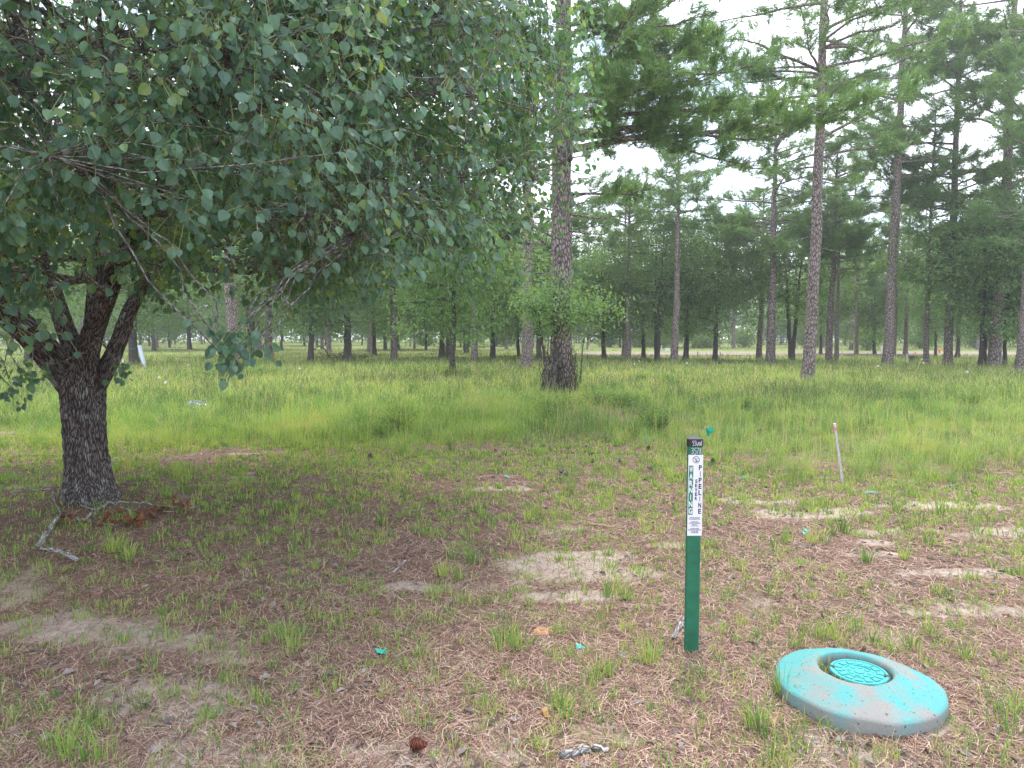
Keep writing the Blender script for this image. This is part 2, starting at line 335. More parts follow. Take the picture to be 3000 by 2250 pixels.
# ------------------------------------------------------------------ the ornamental pear in the left foreground
def pear():
    g = rng(11); base = gp(265, 1462); Y0 = base[1]; T = base.copy()
    root = thing('broadleaf_tree', 'large pear tree in the left foreground with forked dark furrowed trunk and heart-shaped leaves', 'tree', base)
    O = base
    mb = MB()
    def furrow(th, z, R):
        w_ = 2.2*vnoise(z*1.0+th*0, th*0+4, .5)+1.3*vnoise(z*1.0+th*0, np.cos(th)*2+th*0, .22)
        a = np.abs(np.sin(th*11+w_*2.2)); c_ = np.abs(np.sin(th*17-w_*3+1))
        return R*.085*(np.minimum(a, .75)-.4) + R*.05*(np.minimum(c_, .7)-.4) + (vnoise(th*3+z*9, z*16, .6)-.5)*R*.07
    def limb(K, R, n=72, m=90):
        P = smooth_path(np.array(K)-O, m); RR = smooth_path(np.array(R, float), m)*(1 if n > 100 else .74); tube(mb, P, RR, n, disp=furrow); return P, RR
    sk = []
    p = lambda x, y, dy=0.: at(x, y, Y0+dy)
    sk.append(limb([base+A(.02, 0, -.12), p(262, 1440), p(258, 1380), p(250, 1300), p(245, 1200), p(243, 1150), p(246, 1100), p(250, 1050)], [.28, .23, .192, .176, .178, .185, .175, .15], 132, 150))
    sk.append(limb([p(250, 1190), p(215, 1135), p(160, 1060, -.1), p(85, 975, -.3), p(-10, 890, -.5), p(-120, 740, -.7), p(-200, 520, -.9)], [.16, .168, .165, .155, .135, .10, .06]))
    sk.append(limb([p(240, 1160, .1), p(225, 1080, .2), p(205, 1000, .3), p(165, 880, .5), p(140, 760, .7), p(120, 560, 1.), p(150, 300, 1.3)], [.12, .12, .115, .10, .08, .06, .03]))
    sk.append(limb([p(255, 1120, -.05), p(262, 1010, -.15), p(300, 900, -.3), p(350, 770, -.5), p(420, 640, -.8), p(520, 470, -1.2), p(640, 280, -1.7)], [.12, .125, .11, .10, .08, .06, .03]))
    sk.append(limb([p(262, 1170), p(310, 1085), p(348, 1000, .1), p(385, 900, .3), p(450, 790, .5), p(560, 650, .6), p(760, 480, .5)], [.10, .105, .095, .085, .07, .05, .025]))
    sk.append(limb([p(250, 1100, .15), p(270, 960, .3), p(280, 820, .5), p(300, 650, .6), p(310, 400, .6)], [.10, .10, .085, .07, .04]))
    # a knot on the right hand limb
    P = np.concatenate([q[0] for q in sk]); R = np.concatenate([q[1] for q in sk])
    keep = P[:, 2] > 1.3; S = Skel(P[keep], R[keep])
    mb.obj('trunk', B_pear, root, smooth=True)
    # crown volume: wide ellipsoid, open beneath around the trunk
    def sample(n, lo, hi):
        out = []
        while len(out) < n:
            a = g.uniform(0, 2*np.pi); rr = g.uniform(lo, hi)**.5 if lo == 0 else g.uniform(lo, hi); z = g.uniform(-1, 1)
            h = math.sqrt(1-z*z); Rh = 4.45*(1+.06*math.sin(3*a+1)+.06*math.sin(7*a)); Rv = 3.9
            q = A(math.cos(a)*h*rr*Rh, math.sin(a)*h*rr*Rh, 3.9 + z*rr*Rv)
            rad = math.hypot(q[0], q[1])
            floor_ = 1.6 + .85*vnoise(q[0]+20, q[1]+20, 1.0)**1.3 + .42*np.clip(q[0]-1.6, 0, 1) + max(0, (2.4-rad))*.42
            wx, wy = q[0]+O[0], q[1]+O[1]
            if wy > .8:
                col = CX+wx/wy*F_PX; row = np.interp(col, [-500, 0, 100, 250, 350, 420, 520, 600, 660, 740, 800, 900, 1000, 1080, 1150, 1250, 1300, 1400, 1500, 1590, 1640, 1700, 1760],
                    [960, 950, 850, 770, 800, 860, 820, 720, 640, 660, 800, 880, 860, 800, 800, 770, 660, 800, 850, 800, 600, 470, 300])
                floor_ = max(1.5, CAMZ+(985-row+50-30*g.random())/F_PX*wy)-O[2]
                prj = 985-(q[2]+O[2]-CAMZ)/wy*F_PX
                if (90 < col < 450 and prj > 690 and g.random() < .85) or (col <= 90 and prj > 840 and g.random() < .85): continue
            if q[2] < floor_:
                if g.random() < .25: q[2] = floor_ + g.uniform(0, .35)
                else: continue
            out.append(q)
        return np.array(out)
    tw = MB()
    S.grow(tw, sample(95, .35, .8), .045, .018, 9, 7, g, wob=.13, pick=14)
    S.grow(tw, sample(620, .5, .97), .016, .007, 7, 5, g, wob=.15, pick=8)
    sprays = sample(1500, .6, 1.0); cp = sprays[g.integers(0, 1500, 13500)] + g.normal(0, 1, (13500, 3))*A(.20, .20, .17)
    extra_ = sample(2200, .7, 1.03); cp = np.concatenate([cp, extra_])
    # thin out the part of the crown above and behind what anyone under it can see
    vis = (cp[:, 2] < 5.6) ; keep = vis | (g.random(len(cp)) < .45)
    cp = cp[keep]
    # low sprigs: one at the far left, one under the rim, one from the trunk
    ex = [p(60, 1085, -.9)-O, p(25, 1110, -1)-O, p(10, 1070, -.8)-O, p(50, 1150, -1)-O, p(95, 1075, -.8)-O, p(115, 1090, -.7)-O,
          p(350, 1078, -.4)-O, p(372, 1082, -.45)-O]
    for x_, y_ in [(640, 1000), (690, 985), (735, 1010), (670, 1030), (720, 965), (640, 960), (760, 1000), (700, 1050), (655, 1045)]:
        ex.append(at(x_, y_, Y0-2.6)-O)
    S.grow(tw, cp, .005, .0025, 4, 3, g, wob=.16, keep=False, pick=4)
    S.grow(tw, np.array(ex), .007, .004, 8, 5, g, wob=.12, pen=0.)
    # dead lichen-grey twigs showing in the near rim
    for x_, y_, yy in [(600, 235, 4.6), (700, 280, 4.4), (830, 480, 4.0), (900, 560, 3.9), (880, 650, 3.8), (560, 300, 4.5), (1180, 560, 4.2), (950, 500, 4.1), (1250, 420, 4.6), (350, 420, 4.6)]:
        q = at(x_, y_, yy)-O; S.grow(tw, [q], .011, .006, 12, 6, g, wob=.10)
        S.grow(tw, q + g.normal(0, .16, (4, 3))+A(.03, 0, -.1), .006, .0025, 8, 5, g, wob=.2)
    wood = tw.obj('branches', B_twig, root)
    allp = np.concatenate([cp, np.array(ex)]); n = len(allp)
    per = g.integers(8, 14, n); per[-len(ex):] = 11; idx = np.repeat(np.arange(n), per); N = len(idx)
    c0 = allp[idx]; sp = np.where(idx >= n-len(ex), .055, .085)
    out = c0 - A(0, 0, 3.2); out[:, 2] *= .4; out = nrm(out)
    pos = c0 + g.normal(0, 1, (N, 3))*sp[:, None] - A(0, 0, .02)
    off = nrm(pos-c0)
    dirv = off*.5 + out*.35 + A(0, 0, -.85) + g.normal(0, .42, (N, 3))
    zh = out*.8 + A(0, 0, .55) + g.normal(0, .55, (N, 3))
    X, Yv, Z = basis(dirv, zh)
    ct = g.random(n); tone = np.clip(.05 + .42*g.random(N) + .42*(ct[idx]**2), 0, .9)
    young = (ct[idx] > .86) & (g.random(N) < .55); tone = np.where(young, g.uniform(.75, .97, N), tone)
    size = g.uniform(.036, .074, N); size = np.where(idx >= n-len(ex), size*.95, size)
    lf = MB(); scatter(lf, LEAF_V, LEAF_F, pos, X, Yv, Z, size, tone)
    # leaf stalks
    st = pos - Yv*0 ; e = (c0 + pos)*.5 + A(0, 0, .03); s_ = X*.0016
    v = np.stack([pos-s_, pos+s_, e+s_, e-s_], 1).reshape(-1, 3); lf.add(v, np.arange(N*4).reshape(-1, 4), np.full(N, .97))
    lf.obj('crown', M_pear, root)
pear()

# ------------------------------------------------------------------ pines
def needles(mb, pos, dirs, g, K, ln, wd, spread=.46, tone0=.1, tone1=.85):
    T = len(pos); idx = np.repeat(np.arange(T), K); N = len(idx)
    d = nrm(dirs[idx] + g.normal(0, spread, (N, 3)) + A(0, 0, -.08))
    b0 = pos[idx] - dirs[idx]*(g.random(N)*ln*.9)[:, None] + g.normal(0, .01, (N, 3))
    s = nrm(np.cross(d, g.normal(0, 1, (N, 3))))*(wd/2)
    Ls = ln*g.uniform(.7, 1.1, N)
    tip = b0 + d*Ls[:, None] + A(0, 0, -1)*(.12*Ls)[:, None]
    v = np.stack([b0-s, b0+s, tip], 1).reshape(-1, 3)
    tt = g.random(T); tone = np.clip(tone0+(tone1-tone0)*(.72*tt[idx]+.28*g.random(N)), 0, 1)
    mb.add(v, np.arange(N*3).reshape(-1, 3), tone)
def pine(g, H, r0, cb, CR, nl, K, ln, wd, extra=(), lean=(0, 0), nseg=20, dens=1., tpl=1., stubs=6, flare=.5, top=True):
    """trunk-with-limbs mesh and needle crown mesh, standing at the origin"""
    wood, lf = MB(), MB(); m = 60; u = np.linspace(0, 1, m)
    wob = np.cumsum(g.normal(0, .012, (m, 2)), 0); wob -= u[:, None]*wob[-1]*.5
    P = np.stack([lean[0]*u*H+wob[:, 0], lean[1]*u*H+wob[:, 1], u*H-.15*(1-u)], 1)
    z = P[:, 2]; R = r0*(1-.78*np.clip(u, 0, 1)**1.15) + r0*flare*np.exp(-np.maximum(z, 0)/.28); R[-1] = .015
    zz = np.concatenate([np.linspace(-.15, 2.2, 24), np.linspace(2.3, H, 50)])
    P = np.stack([np.interp(zz, z, P[:, q]) for q in (0, 1)]+[zz], 1); R = np.interp(zz, z, R)
    def disp(th, L_, RR): return RR*(.05*np.sin(th*5+L_*2)+.05*(vnoise(th*2+L_*.7, L_*2.2, .7)-.5)*2)*1.
    tube(wood, P, R, nseg, disp=disp if nseg >= 16 else None)
    cxy = lambda h: A(np.interp(h, zz, P[:, 0]), np.interp(h, zz, P[:, 1]), h)
    tp, td = [], []; amin = .12 if K > 20 else .28
    def limb(h, az, Ln, up, foliage=1., r=None):
        r = r or .018 + Ln*.011; B = cxy(h); d = A(math.cos(az), math.sin(az), 0); k = 9; t = np.linspace(0, 1, k)
        Q = B + d*(t*Ln)[:, None] + A(0, 0, 1)*(Ln*(up*t - .30*t*t + .22*t**4))[:, None] + np.cumsum(g.normal(0, (.035 if Ln < 3 else .11)*Ln/4, (k, 3)), 0)*t[:, None]
        tube(wood, Q, np.linspace(r, .008, k), 7, cap=False)
        if not foliage: return Q
        ns = max(3, int(Ln*3.2*dens))
        for _ in range(ns):
            a = g.uniform(amin, 1); q = np.array([np.interp(a, t, Q[:, c]) for c in range(3)]); sl = g.uniform(.35, .9)*(1.15-a*.5)*min(1.4, .35+Ln*.3)
            sd_ = nrm(d*g.uniform(.2, 1) + np.cross(d, A(0, 0, 1))*g.choice([-1, 1])*g.uniform(.4, 1.1) + A(0, 0, g.uniform(-.25, .6)))
            tt = np.linspace(0, 1, 5); S = q + sd_*(tt*sl)[:, None] + A(0, 0, 1)*(.15*sl*tt**2)[:, None] + g.normal(0, .02*sl, (5, 3))
            tube(wood, S, np.linspace(.009, .004, 5), 4, cap=False)
            for c in range(max(2, int(sl*6*tpl))):
                b_ = g.uniform(.35, 1); e = np.array([np.interp(b_, tt, S[:, x]) for x in range(3)]) + g.normal(0, .10, 3)
                tp.append(e); td.append(nrm(sd_*.8 + g.normal(0, .35, 3) + A(0, 0, .45)))
        tp.append(Q[-1]); td.append(nrm(d+A(0, 0, .5)))
        return Q
    hs = cb + (H-cb)*np.sort(g.random(nl))**.9
    for i_, h in enumerate(hs):
        f = (h-cb)/(H-cb); prof = (math.sin(math.pi*min(1, .22+f*.8)))**.8 if top else 1
        limb(h, g.uniform(0, 2*np.pi), max(.5, CR*prof*g.uniform(.6, 1.1)), .12+.55*f)
    for (h, az, Ln, up, fo) in extra: limb(h, az, Ln, up, fo)
    for _ in range(stubs):
        limb(g.uniform(cb*.45, cb), g.uniform(0, 6.28), g.uniform(.25, 1.3), g.uniform(-.2, .3), 0., .02)
    needles(lf, np.array(tp), np.array(td), g, K, ln, wd)
    return wood, lf
def oak(g, H, r0, cb, CR, nclump, per, leaf, lean=(0, 0), multi=1, T=(DIA_V, DIA_F), clump=.3, flat=1., nseg=14, zc=None):
    wood, lf = MB(), MB(); sp, sr = [], []
    for k in range(multi):
        m = 26; u = np.linspace(0, 1, m); a0 = k*2.4+g.uniform(0, 1); off = .0 if multi == 1 else r0*.7
        P = np.stack([off*math.cos(a0)+lean[0]*u*H+(multi > 1)*u*H*.12*math.cos(a0), off*math.sin(a0)+lean[1]*u*H+(multi > 1)*u*H*.12*math.sin(a0), u*H*.82-.1], 1)
        P[:, :2] += np.cumsum(g.normal(0, .02, (m, 2)), 0); R = r0*(1-.85*u)+r0*.4*np.exp(-np.maximum(P[:, 2], 0)/.2)
        tube(wood, P, R, nseg); s = P[:, 2] > cb*.8; sp.append(P[s]); sr.append(R[s])
    S = Skel(np.concatenate(sp), np.concatenate(sr)); zc = zc or (cb+H)/2; Rv = (H-cb)/2
    def samp(n, lo, hi):
        d = nrm(g.normal(0, 1, (n, 3))); rr = g.uniform(lo, hi, n)[:, None]
        lump = 1 + .22*np.sin(d[:, 0:1]*5+H)+.16*np.sin(d[:, 1:2]*7+r0*40)+.14*np.sin(d[:, 2:3]*6+1)
        q = d*rr*lump*A(CR, CR, Rv*flat); q[:, 0] += lean[0]*zc; q[:, 1] += lean[1]*zc; q[:, 2] += zc
        q[:, 2] = np.maximum(q[:, 2], cb*.75+g.random(n)*.5); return q
    S.grow(wood, samp(16, .45, .8), r0*.4, r0*.14, 8, 6, g)
    S.grow(wood, samp(70, .55, .95), r0*.14, r0*.06, 6, 4, g)
    cp = samp(nclump, .5, 1.03)
    sub = cp[:min(nclump, 500)]; S.grow(wood, sub, r0*.06, .006, 4, 3, g, keep=False)
    idx = np.repeat(np.arange(nclump), per); N = len(idx)
    pos = cp[idx] + g.normal(0, clump, (N, 3))*A(1, 1, .6)
    out = nrm(pos-A(lean[0]*zc, lean[1]*zc, zc-Rv*.4))
    X, Yv, Z = basis(out*.4+A(0, 0, -.3)+g.normal(0, .7, (N, 3)), out*.5+A(0, 0, .8)+g.normal(0, .5, (N, 3)))
    ct = g.random(nclump); tone = np.clip(.6*g.random(N)+.38*ct[idx], 0, 1)
    scatter(lf, T[0], T[1], pos, X, Yv, Z, leaf*g.uniform(.7, 1.2, N), tone)
    return wood, lf
def plant_tree(name, wood, lf, bark, leafm, label, cat, loc, group=None, rz=0):
    root = thing(name, label, cat, loc, group, rz)
    wood.obj('trunk', bark, root, smooth=True); lf.obj('crown', leafm, root); return root

# the big pine in the middle
b0 = gp(1645, 1158)
def azd(x, y): return math.atan2(y, x)
ex = [(6.2, azd(1, -.25), 7.4, .12, 1), (6.6, azd(1, -.5), 6.2, .10, 1), (7.0, azd(1, -.1), 5.6, .15, 1), (7.4, azd(1, -.7), 4.6, .12, 1), (7.6, azd(1, .2), 5.2, .12, 1),
      (8.0, azd(1, -.35), 4.4, .15, 1), (8.4, azd(1, -.1), 4.2, .15, 1), (8.8, azd(1, -.5), 3.6, .2, 1), (6.9, azd(.6, -1), 4.2, .1, 1), (7.8, azd(.5, -1), 3.8, .15, 1),
      (9.3, azd(1, 0), 4, .2, 1), (6.5, azd(1, -.38), 4.6, -.05, 1), (7.1, azd(1, -.3), 3.8, .1, 1), (9.0, azd(.8, -.6), 3.6, .2, 1), (9.6, azd(1, -.4), 4.2, .2, 1), (5.1, azd(1, .1), 2.4, .15, .4), (4.6, azd(1, .3), 1.6, .1, 0), (4.2, azd(1, .2), 1.3, .05, 0),
      (6.0, azd(-1, -.2), 3.6, .1, 1), (6.8, azd(-1, .2), 3.6, .1, 1)]
g = rng(21)
wd_, lf_ = pine(g, 20, .28, 8.2, 3.6, 40, 26, .27, .019, ex, (0.002, 0), 40, 1.3, 2.2, 4, .25)
plant_tree('pine_tree', wd_, lf_, B_pine, M_pine, 'thick pine trunk in the middle with dead vines tangled round its base', 'tree', b0)

# right hand foreground pine
b1 = gp(2368, 1109, .12); g = rng(22)
ex = [(9.6, azd(-1, -.1), 4.4, .38, 1), (10.3, azd(-1, .15), 4.6, .42, 1), (10.9, azd(-1, -.3), 4.2, .3, 1), (8.6, azd(1, -.1), 3.8, .55, 1), (9.4, azd(1, .2), 3.6, .6, 1), (7.9, azd(1, -.5), 3., .25, 1), (8.9, azd(-.7, -.9), 1.4, .2, 1),
      (7.2, azd(.9, .4), 2.2, .15, .7), (10.2, azd(1, .1), 4, .5, 1), (11, azd(1, -.3), 4, .3, 1), (5.5, azd(1, -.3), .5, -.3, 0), (7.6, azd(-1, .1), 1.5, .1, 1)]
wd_, lf_ = pine(g, 21, .215, 8.8, 4.2, 40, 20, .27, .02, ex, (.010, 0), 36, 1.0, 1.8, 5, .35)
# the bare broken limb with its upturned end
Q = [A(.05, 0, 9.15), A(-.9, -.05, 9.28), A(-1.9, -.1, 9.38), A(-2.5, -.1, 9.45)]; tube(wd_, smooth_path(Q, 14), np.linspace(.06, .03, 14), 7)
Q = [A(-1.75, -.1, 9.37), A(-1.9, -.1, 9.75), A(-2.1, -.1, 9.95), A(-2.15, -.1, 10.15)]; tube(wd_, smooth_path(Q, 10), np.linspace(.055, .015, 10), 6)
plant_tree('pine_tree', wd_, lf_, B_pine, M_pine, 'straight grey-brown pine right of centre, the nearest trunk behind the ribboned stake', 'tree', b1)

b2 = gp(2599, 1064, .2); g = rng(23)
ex = [(9.0, azd(-1, .1), 4.2, .25, 1), (8.2, azd(-1, -.3), 3.0, .1, 0), (10.5, azd(-1, -.2), 2.6, .8, 1), (8.7, azd(1, 0), 2., .1, .6), (11, azd(1, .2), 4., .3, 1), (12, azd(-1, .2), 4, .3, 1)]
wd_, lf_ = pine(g, 24, .27, 9.6, 4.8, 54, 20, .32, .02, ex, (.014, 0), 30, 1.0, 2.0, 8, .3)
plant_tree('pine_tree', wd_, lf_, B_pine, M_pine, 'slightly leaning pine near the right with plated bark and a fallen stick at its foot', 'tree', b2)

b3 = gp(683, 1082, .12); g = rng(24)
wd_, lf_ = pine(g, 19, .27, 9, 3.6, 28, 16, .30, .016, (), (-.012, 0), 30, .7, 1., 4, .15)
plant_tree('pine_tree', wd_, lf_, B_pine, M_pine, 'pale barked pine seen past the pear tree twigs on the left', 'tree', b3)

b4 = gp(1543, 1073, .12); g = rng(25)
wd_, lf_ = pine(g, 17, .29, 8, 3.4, 26, 16, .30, .016, (), (-.005, 0), 30, .7, 1., 3, .35)
plant_tree('pine_tree', wd_, lf_, B_pine, M_pine, 'stout pine with deep grey bark furrows just left of the vine-tangled pine', 'tree', b4)

# young oak growing against the middle pine
g = rng(31); wd_, lf_ = oak(g, 2.8, .07, 1.6, 1.4, 230, 15, .10, (0, 0), 3, (OAK_V, OAK_F), .22, .95, 12, 2.2)
lf_.v = [np.asarray(q)*A(.95, .8, 1.05) + A(.12, 0, 0) for q in lf_.v]; wd_.v = [q*A(1.0, .75, 1) for q in wd_.v]
plant_tree('young_oak', wd_, lf_, B_oak, M_oak, 'leafy young oak growing against the foot of the middle pine', 'tree', b0+A(-.25, -.55, 0))
# dead vines round the base
def vines(g, n, r, h, rad, mb):
    for _ in range(n):
        a = g.uniform(0, 6.28); rr = r*g.uniform(.9, 1.35); tw_ = g.uniform(-2.6, 2.6); t = np.linspace(0, 1, 12); hh = h*g.uniform(.35, 1)
        P = np.stack([np.cos(a+tw_*t)*rr*(1.25-.35*t), np.sin(a+tw_*t)*rr*(1.25-.35*t), t*hh], 1)+g.normal(0, .045, (12, 3)); P[0, 2] = -.05
        tube(mb, P, np.linspace(rad, rad*.5, 12)*g.uniform(.6, 1.4), 4, cap=False)
g = rng(32); mb = MB(); vines(g, 85, .33, 1.5, .007, mb); vines(g, 9, .34, 1.6, .015, mb)
tag(mb.obj('dead_vine', B_oak, loc=b0+A(-.05, -.05, 0)), 'brown tangle of dead vines wrapped round the middle pine base', 'vine')
g = rng(33); mb = MB(); q0 = gp(1700, 1140)
tube(mb, smooth_path([A(0, 0, -.05), A(.02, 0, .6), A(.06, 0, 1.2), A(.10, 0, 1.6)], 14), np.linspace(.028, .015, 14), 8)
rt = thing('sapling', 'thin ivy-covered sapling stem just right of the middle pine', 'sapling', q0)
mb.obj('stem', B_oak, rt); mb = MB(); N = 420; t = g.random(N); pos = np.stack([.08*t+g.normal(0, .05, N), g.normal(0, .05, N), t*1.75], 1)
X, Yv, Z = basis(g.normal(0, 1, (N, 3)), g.normal(0, 1, (N, 3))); scatter(mb, OAK_V, OAK_F, pos, X, Yv, Z, .05, g.random(N)*.6); mb.obj('foliage', M_oak, rt)

# ---------------------------------------------------------------- the stand of trees behind: a few kinds, copied
def kind_pine(seed, H, r0, cb, CR, nl, K=15, ln=.34, wd=.030, dens=.95, lean=(0, 0), nseg=14, tpl=1.7):
    g = rng(seed); return pine(g, H, r0, cb, CR, nl, K, ln, wd, (), lean, nseg, dens, tpl, 6, .28)
KINDS = {}
def reg(key, name, pair, bark, leafm): KINDS[key] = [name, pair[0].mesh('trunk', bark, True), pair[1].mesh('crown', leafm), 0]
reg('pa', 'pine_tree', kind_pine(41, 18, .21, 4.6, 3.9, 56), B_pine, M_pine)
reg('pb', 'pine_tree', kind_pine(42, 21, .23, 5.6, 4.4, 60, lean=(.012, 0)), B_pine, M_pine)
reg('pc', 'pine_tree', kind_pine(43, 15, .16, 3.6, 3.3, 50), B_pine, M_pine)
reg('pd', 'pine_tree', kind_pine(44, 23, .22, 6.6, 4.6, 60, lean=(-.008, 0)), B_pine, M_pine)
reg('ps', 'pine_tree', kind_pine(45, 11.5, .19, 7.0, 3.0, 36), B_pine, M_pine)
reg('pm', 'pine_tree', kind_pine(46, 12.8, .20, 5.2, 3.6, 46, lean=(.008, 0)), B_pine, M_pine)
reg('oa', 'oak_tree', oak(rng(51), 9.5, .19, 2.3, 3.9, 1500, 13, .17, clump=.32), B_oak, M_oak)
reg('ob', 'oak_tree', oak(rng(52), 8.0, .16, 1.9, 3.3, 1300, 13, .16, (.03, 0), 1, clump=.3), B_oak, M_oak)
reg('oc', 'oak_tree', oak(rng(53), 11, .17, 2.6, 4.2, 1500, 13, .19, (-.02, 0), 2, clump=.34), B_oak, M_oak)
reg('od', 'oak_tree', oak(rng(54), 7.0, .11, 2.0, 2.6, 900, 13, .15, (.02, 0), 1, clump=.28), B_oak, M_brightoak)
reg('fp', 'pine_tree', kind_pine(61, 17, .19, 3.6, 4., 40, 8, .5, .06, .7, nseg=8, tpl=1.2), B_pine, M_pine)
reg('fq', 'pine_tree', kind_pine(62, 20, .20, 6, 4.2, 40, 8, .5, .06, .7, nseg=8, tpl=1.2), B_pine, M_pine)
reg('fo', 'oak_tree', oak(rng(63), 9, .18, 1.9, 4.2, 650, 11, .34, clump=.45, nseg=8), B_oak, M_oak)
reg('fb', 'oak_tree', oak(rng(64), 7, .13, 1.6, 3.4, 600, 11, .30, clump=.42, nseg=8), B_oak, M_brightoak)
RB = dict(pa=.21, pb=.23, pc=.16, pd=.22, oa=.19, ob=.16, oc=.20, od=.11, ps=.19, pm=.20, fp=.19, fq=.20, fo=.18, fb=.13)
gT = rng(70)
def put(key, loc, sxy, sz, label, group=None, rz=None):
    name, tm, cm, n = KINDS[key]; KINDS[key][3] += 1
    root = thing(name, label, 'tree', loc, group, gT.uniform(0, 6.28) if rz is None else rz); root.scale = (sxy, sxy, sz)
    for nm, me in (('trunk', tm), ('crown', cm)):
        o = bpy.data.objects.new(nm, me); SC.collection.objects.link(o); o.parent = root
    return root
def px_tree(key, x, y, wpx, label, group=None, hz=1., sx=None):
    b = gp(x, y, .22); d = b[1]; r = wpx*d/F_PX/2; s = sx or float(np.clip(r/RB[key], .62, 1.45))
    return put(key, b, s, (s*.5+.5)*hz, label, group)
px_tree('ps', 1976, 1055, 22, 'slender pine with clear straight trunk and small crown just left of the marker post top')
px_tree('pm', 2257, 1052, 26, 'dark pine just left of the nearest right-hand pine, a leafy oak twig at its foot')
px_tree('ps', 2224, 1043, 17, 'leaning reddish pine trunk close left of a darker pine')
px_tree('pm', 2429, 1052, 20, 'taller pine of a close pair right of the nearest right-hand pine')
px_tree('ps', 2450, 1053, 13, 'thinner dark trunk of a close pair of pines')
px_tree('pm', 2508, 1034, 12, 'thin pine standing alone beyond the track between two near pines')
px_tree('pa', 2653, 1034, 13, 'pine beyond the dirt track behind the dark utility box')
px_tree('pc', 2714, 1059, 15, 'narrow dark pine just right of the utility box')
px_tree('pd', 2775, 1059, 24, 'tall pine right of the utility box with low leafy oak boughs beside it')
px_tree('oa', 2877, 1061, 22, 'dark green oak with a leaning trunk at the right edge', hz=.95)
px_tree('pb', 2912, 1063, 34, 'thick dark pine standing inside the oak foliage at the right edge', sx=1.35)
px_tree('ob', 2945, 1060, 12, 'thin oak trunk right of the thick dark pine at the right edge')
px_tree('oa', 2986, 1061, 20, 'pale trunked oak cut by the right edge of the photo')
px_tree('pb', 2990, 1075, 10, 'pine crown reaching over the upper right corner', sx=.9)
px_tree('oc', 1924, 1048, 15, 'dark round-crowned oak with black trunk left of the slender pine')
px_tree('ob', 1886, 1042, 13, 'small grey oak trunk beside a dark round-crowned oak')
px_tree('pc', 1827, 1034, 12, 'short grey trunk standing by the sandy track right of the ivy sapling')
px_tree('oa', 2009, 1045, 16, 'dense dark oak whose crown fills the gap right of the slender pine')
px_tree('oa', 2095, 1046, 15, 'dense oak with pale trunk directly behind the marker post line')
px_tree('oc', 2318, 1047, 16, 'twin-stemmed dark oak left of the nearest right-hand pine')
px_tree('ob', 2404, 1030, 9, 'small oak in the gap right of the nearest right-hand pine')
px_tree('fo', 2563, 1031, 10, 'spreading low oak beyond the track with fanned dark limbs')
px_tree('pa', 2619, 1037, 10, 'thin pine half hidden behind the leaning plated pine')
px_tree('oa', 2805, 1041, 13, 'oak trunk beyond the track right of the tall pine')
px_tree('ob', 2741, 1037, 8, 'small bushy oak beyond the track between two pines')
px_tree('ob', 1325, 1088, 20, 'nearest dark oak left of centre with bare broken twigs on its trunk', hz=1.05)
px_tree('oa', 1294, 1040, 18, 'dark forked oak behind the twiggy oak, its left stem')
px_tree('pc', 1310, 1038, 13, 'dark stem close behind the twiggy oak')
px_tree('pa', 1389, 1050, 19, 'grey pine trunk just right of the twiggy oak')
px_tree('od', 1362, 1022, 11, 'small far trunk between the twiggy oak and the grey pine')
px_tree('oa', 1443, 1042, 17, 'dark oak trunk halfway between the twiggy oak and the stout pine')
px_tree('pc', 1484, 1018, 10, 'small far pine trunk left of the stout pine')
px_tree('ob', 1520, 1036, 10, 'leaning dark oak trunk touching the stout pine on the left')
px_tree('oa', 1579, 1047, 17, 'oak trunk showing between the stout pine and the middle pine')
px_tree('oa', 1018, 1048, 26, 'black trunked oak with a brush pile heaped at its foot')
px_tree('ob', 909, 1052, 18, 'slim dark oak left of the brush pile', hz=1.1)
px_tree('pb', 963, 1025, 14, 'pine trunk behind the brush pile')
px_tree('pa', 1084, 1025, 15, 'greyish pine trunk right of the brush pile')
px_tree('oa', 1129, 1021, 11, 'far oak trunk right of the greyish pine')
px_tree('ob', 1167, 1018, 10, 'far short oak trunk above the tall dry weed')
px_tree('pc', 1215, 1016, 8, 'very thin far pine in the gap left of the twiggy oak')
px_tree('pb', 760, 1018, 18, 'pine trunk seen just right of the pale barked pine')
px_tree('ob', 780, 1017, 10, 'dark slim trunk close beside a pine right of the pale barked pine')
px_tree('od', 827, 1021, 10, 'small oak with a low side stem right of the pale barked pine')
px_tree('pb', 630, 1020, 18, 'pine trunk seen just left of the pale barked pine')
px_tree('oa', 556, 1018, 13, 'oak trunk in the gap between the pear tree and the pale barked pine')
px_tree('ob', 452, 1022, 14, 'dark trunk in the gap right of the white tube')
px_tree('oa', 393, 1060, 27, 'thick short trunk right behind the pear tree fork beside the white tube')
px_tree('oa', 90, 1030, 14, 'oak glimpsed left of the pear tree trunk')
px_tree('pa', -40, 1050, 20, 'pine beyond the left edge of the photo behind the pear leaves')

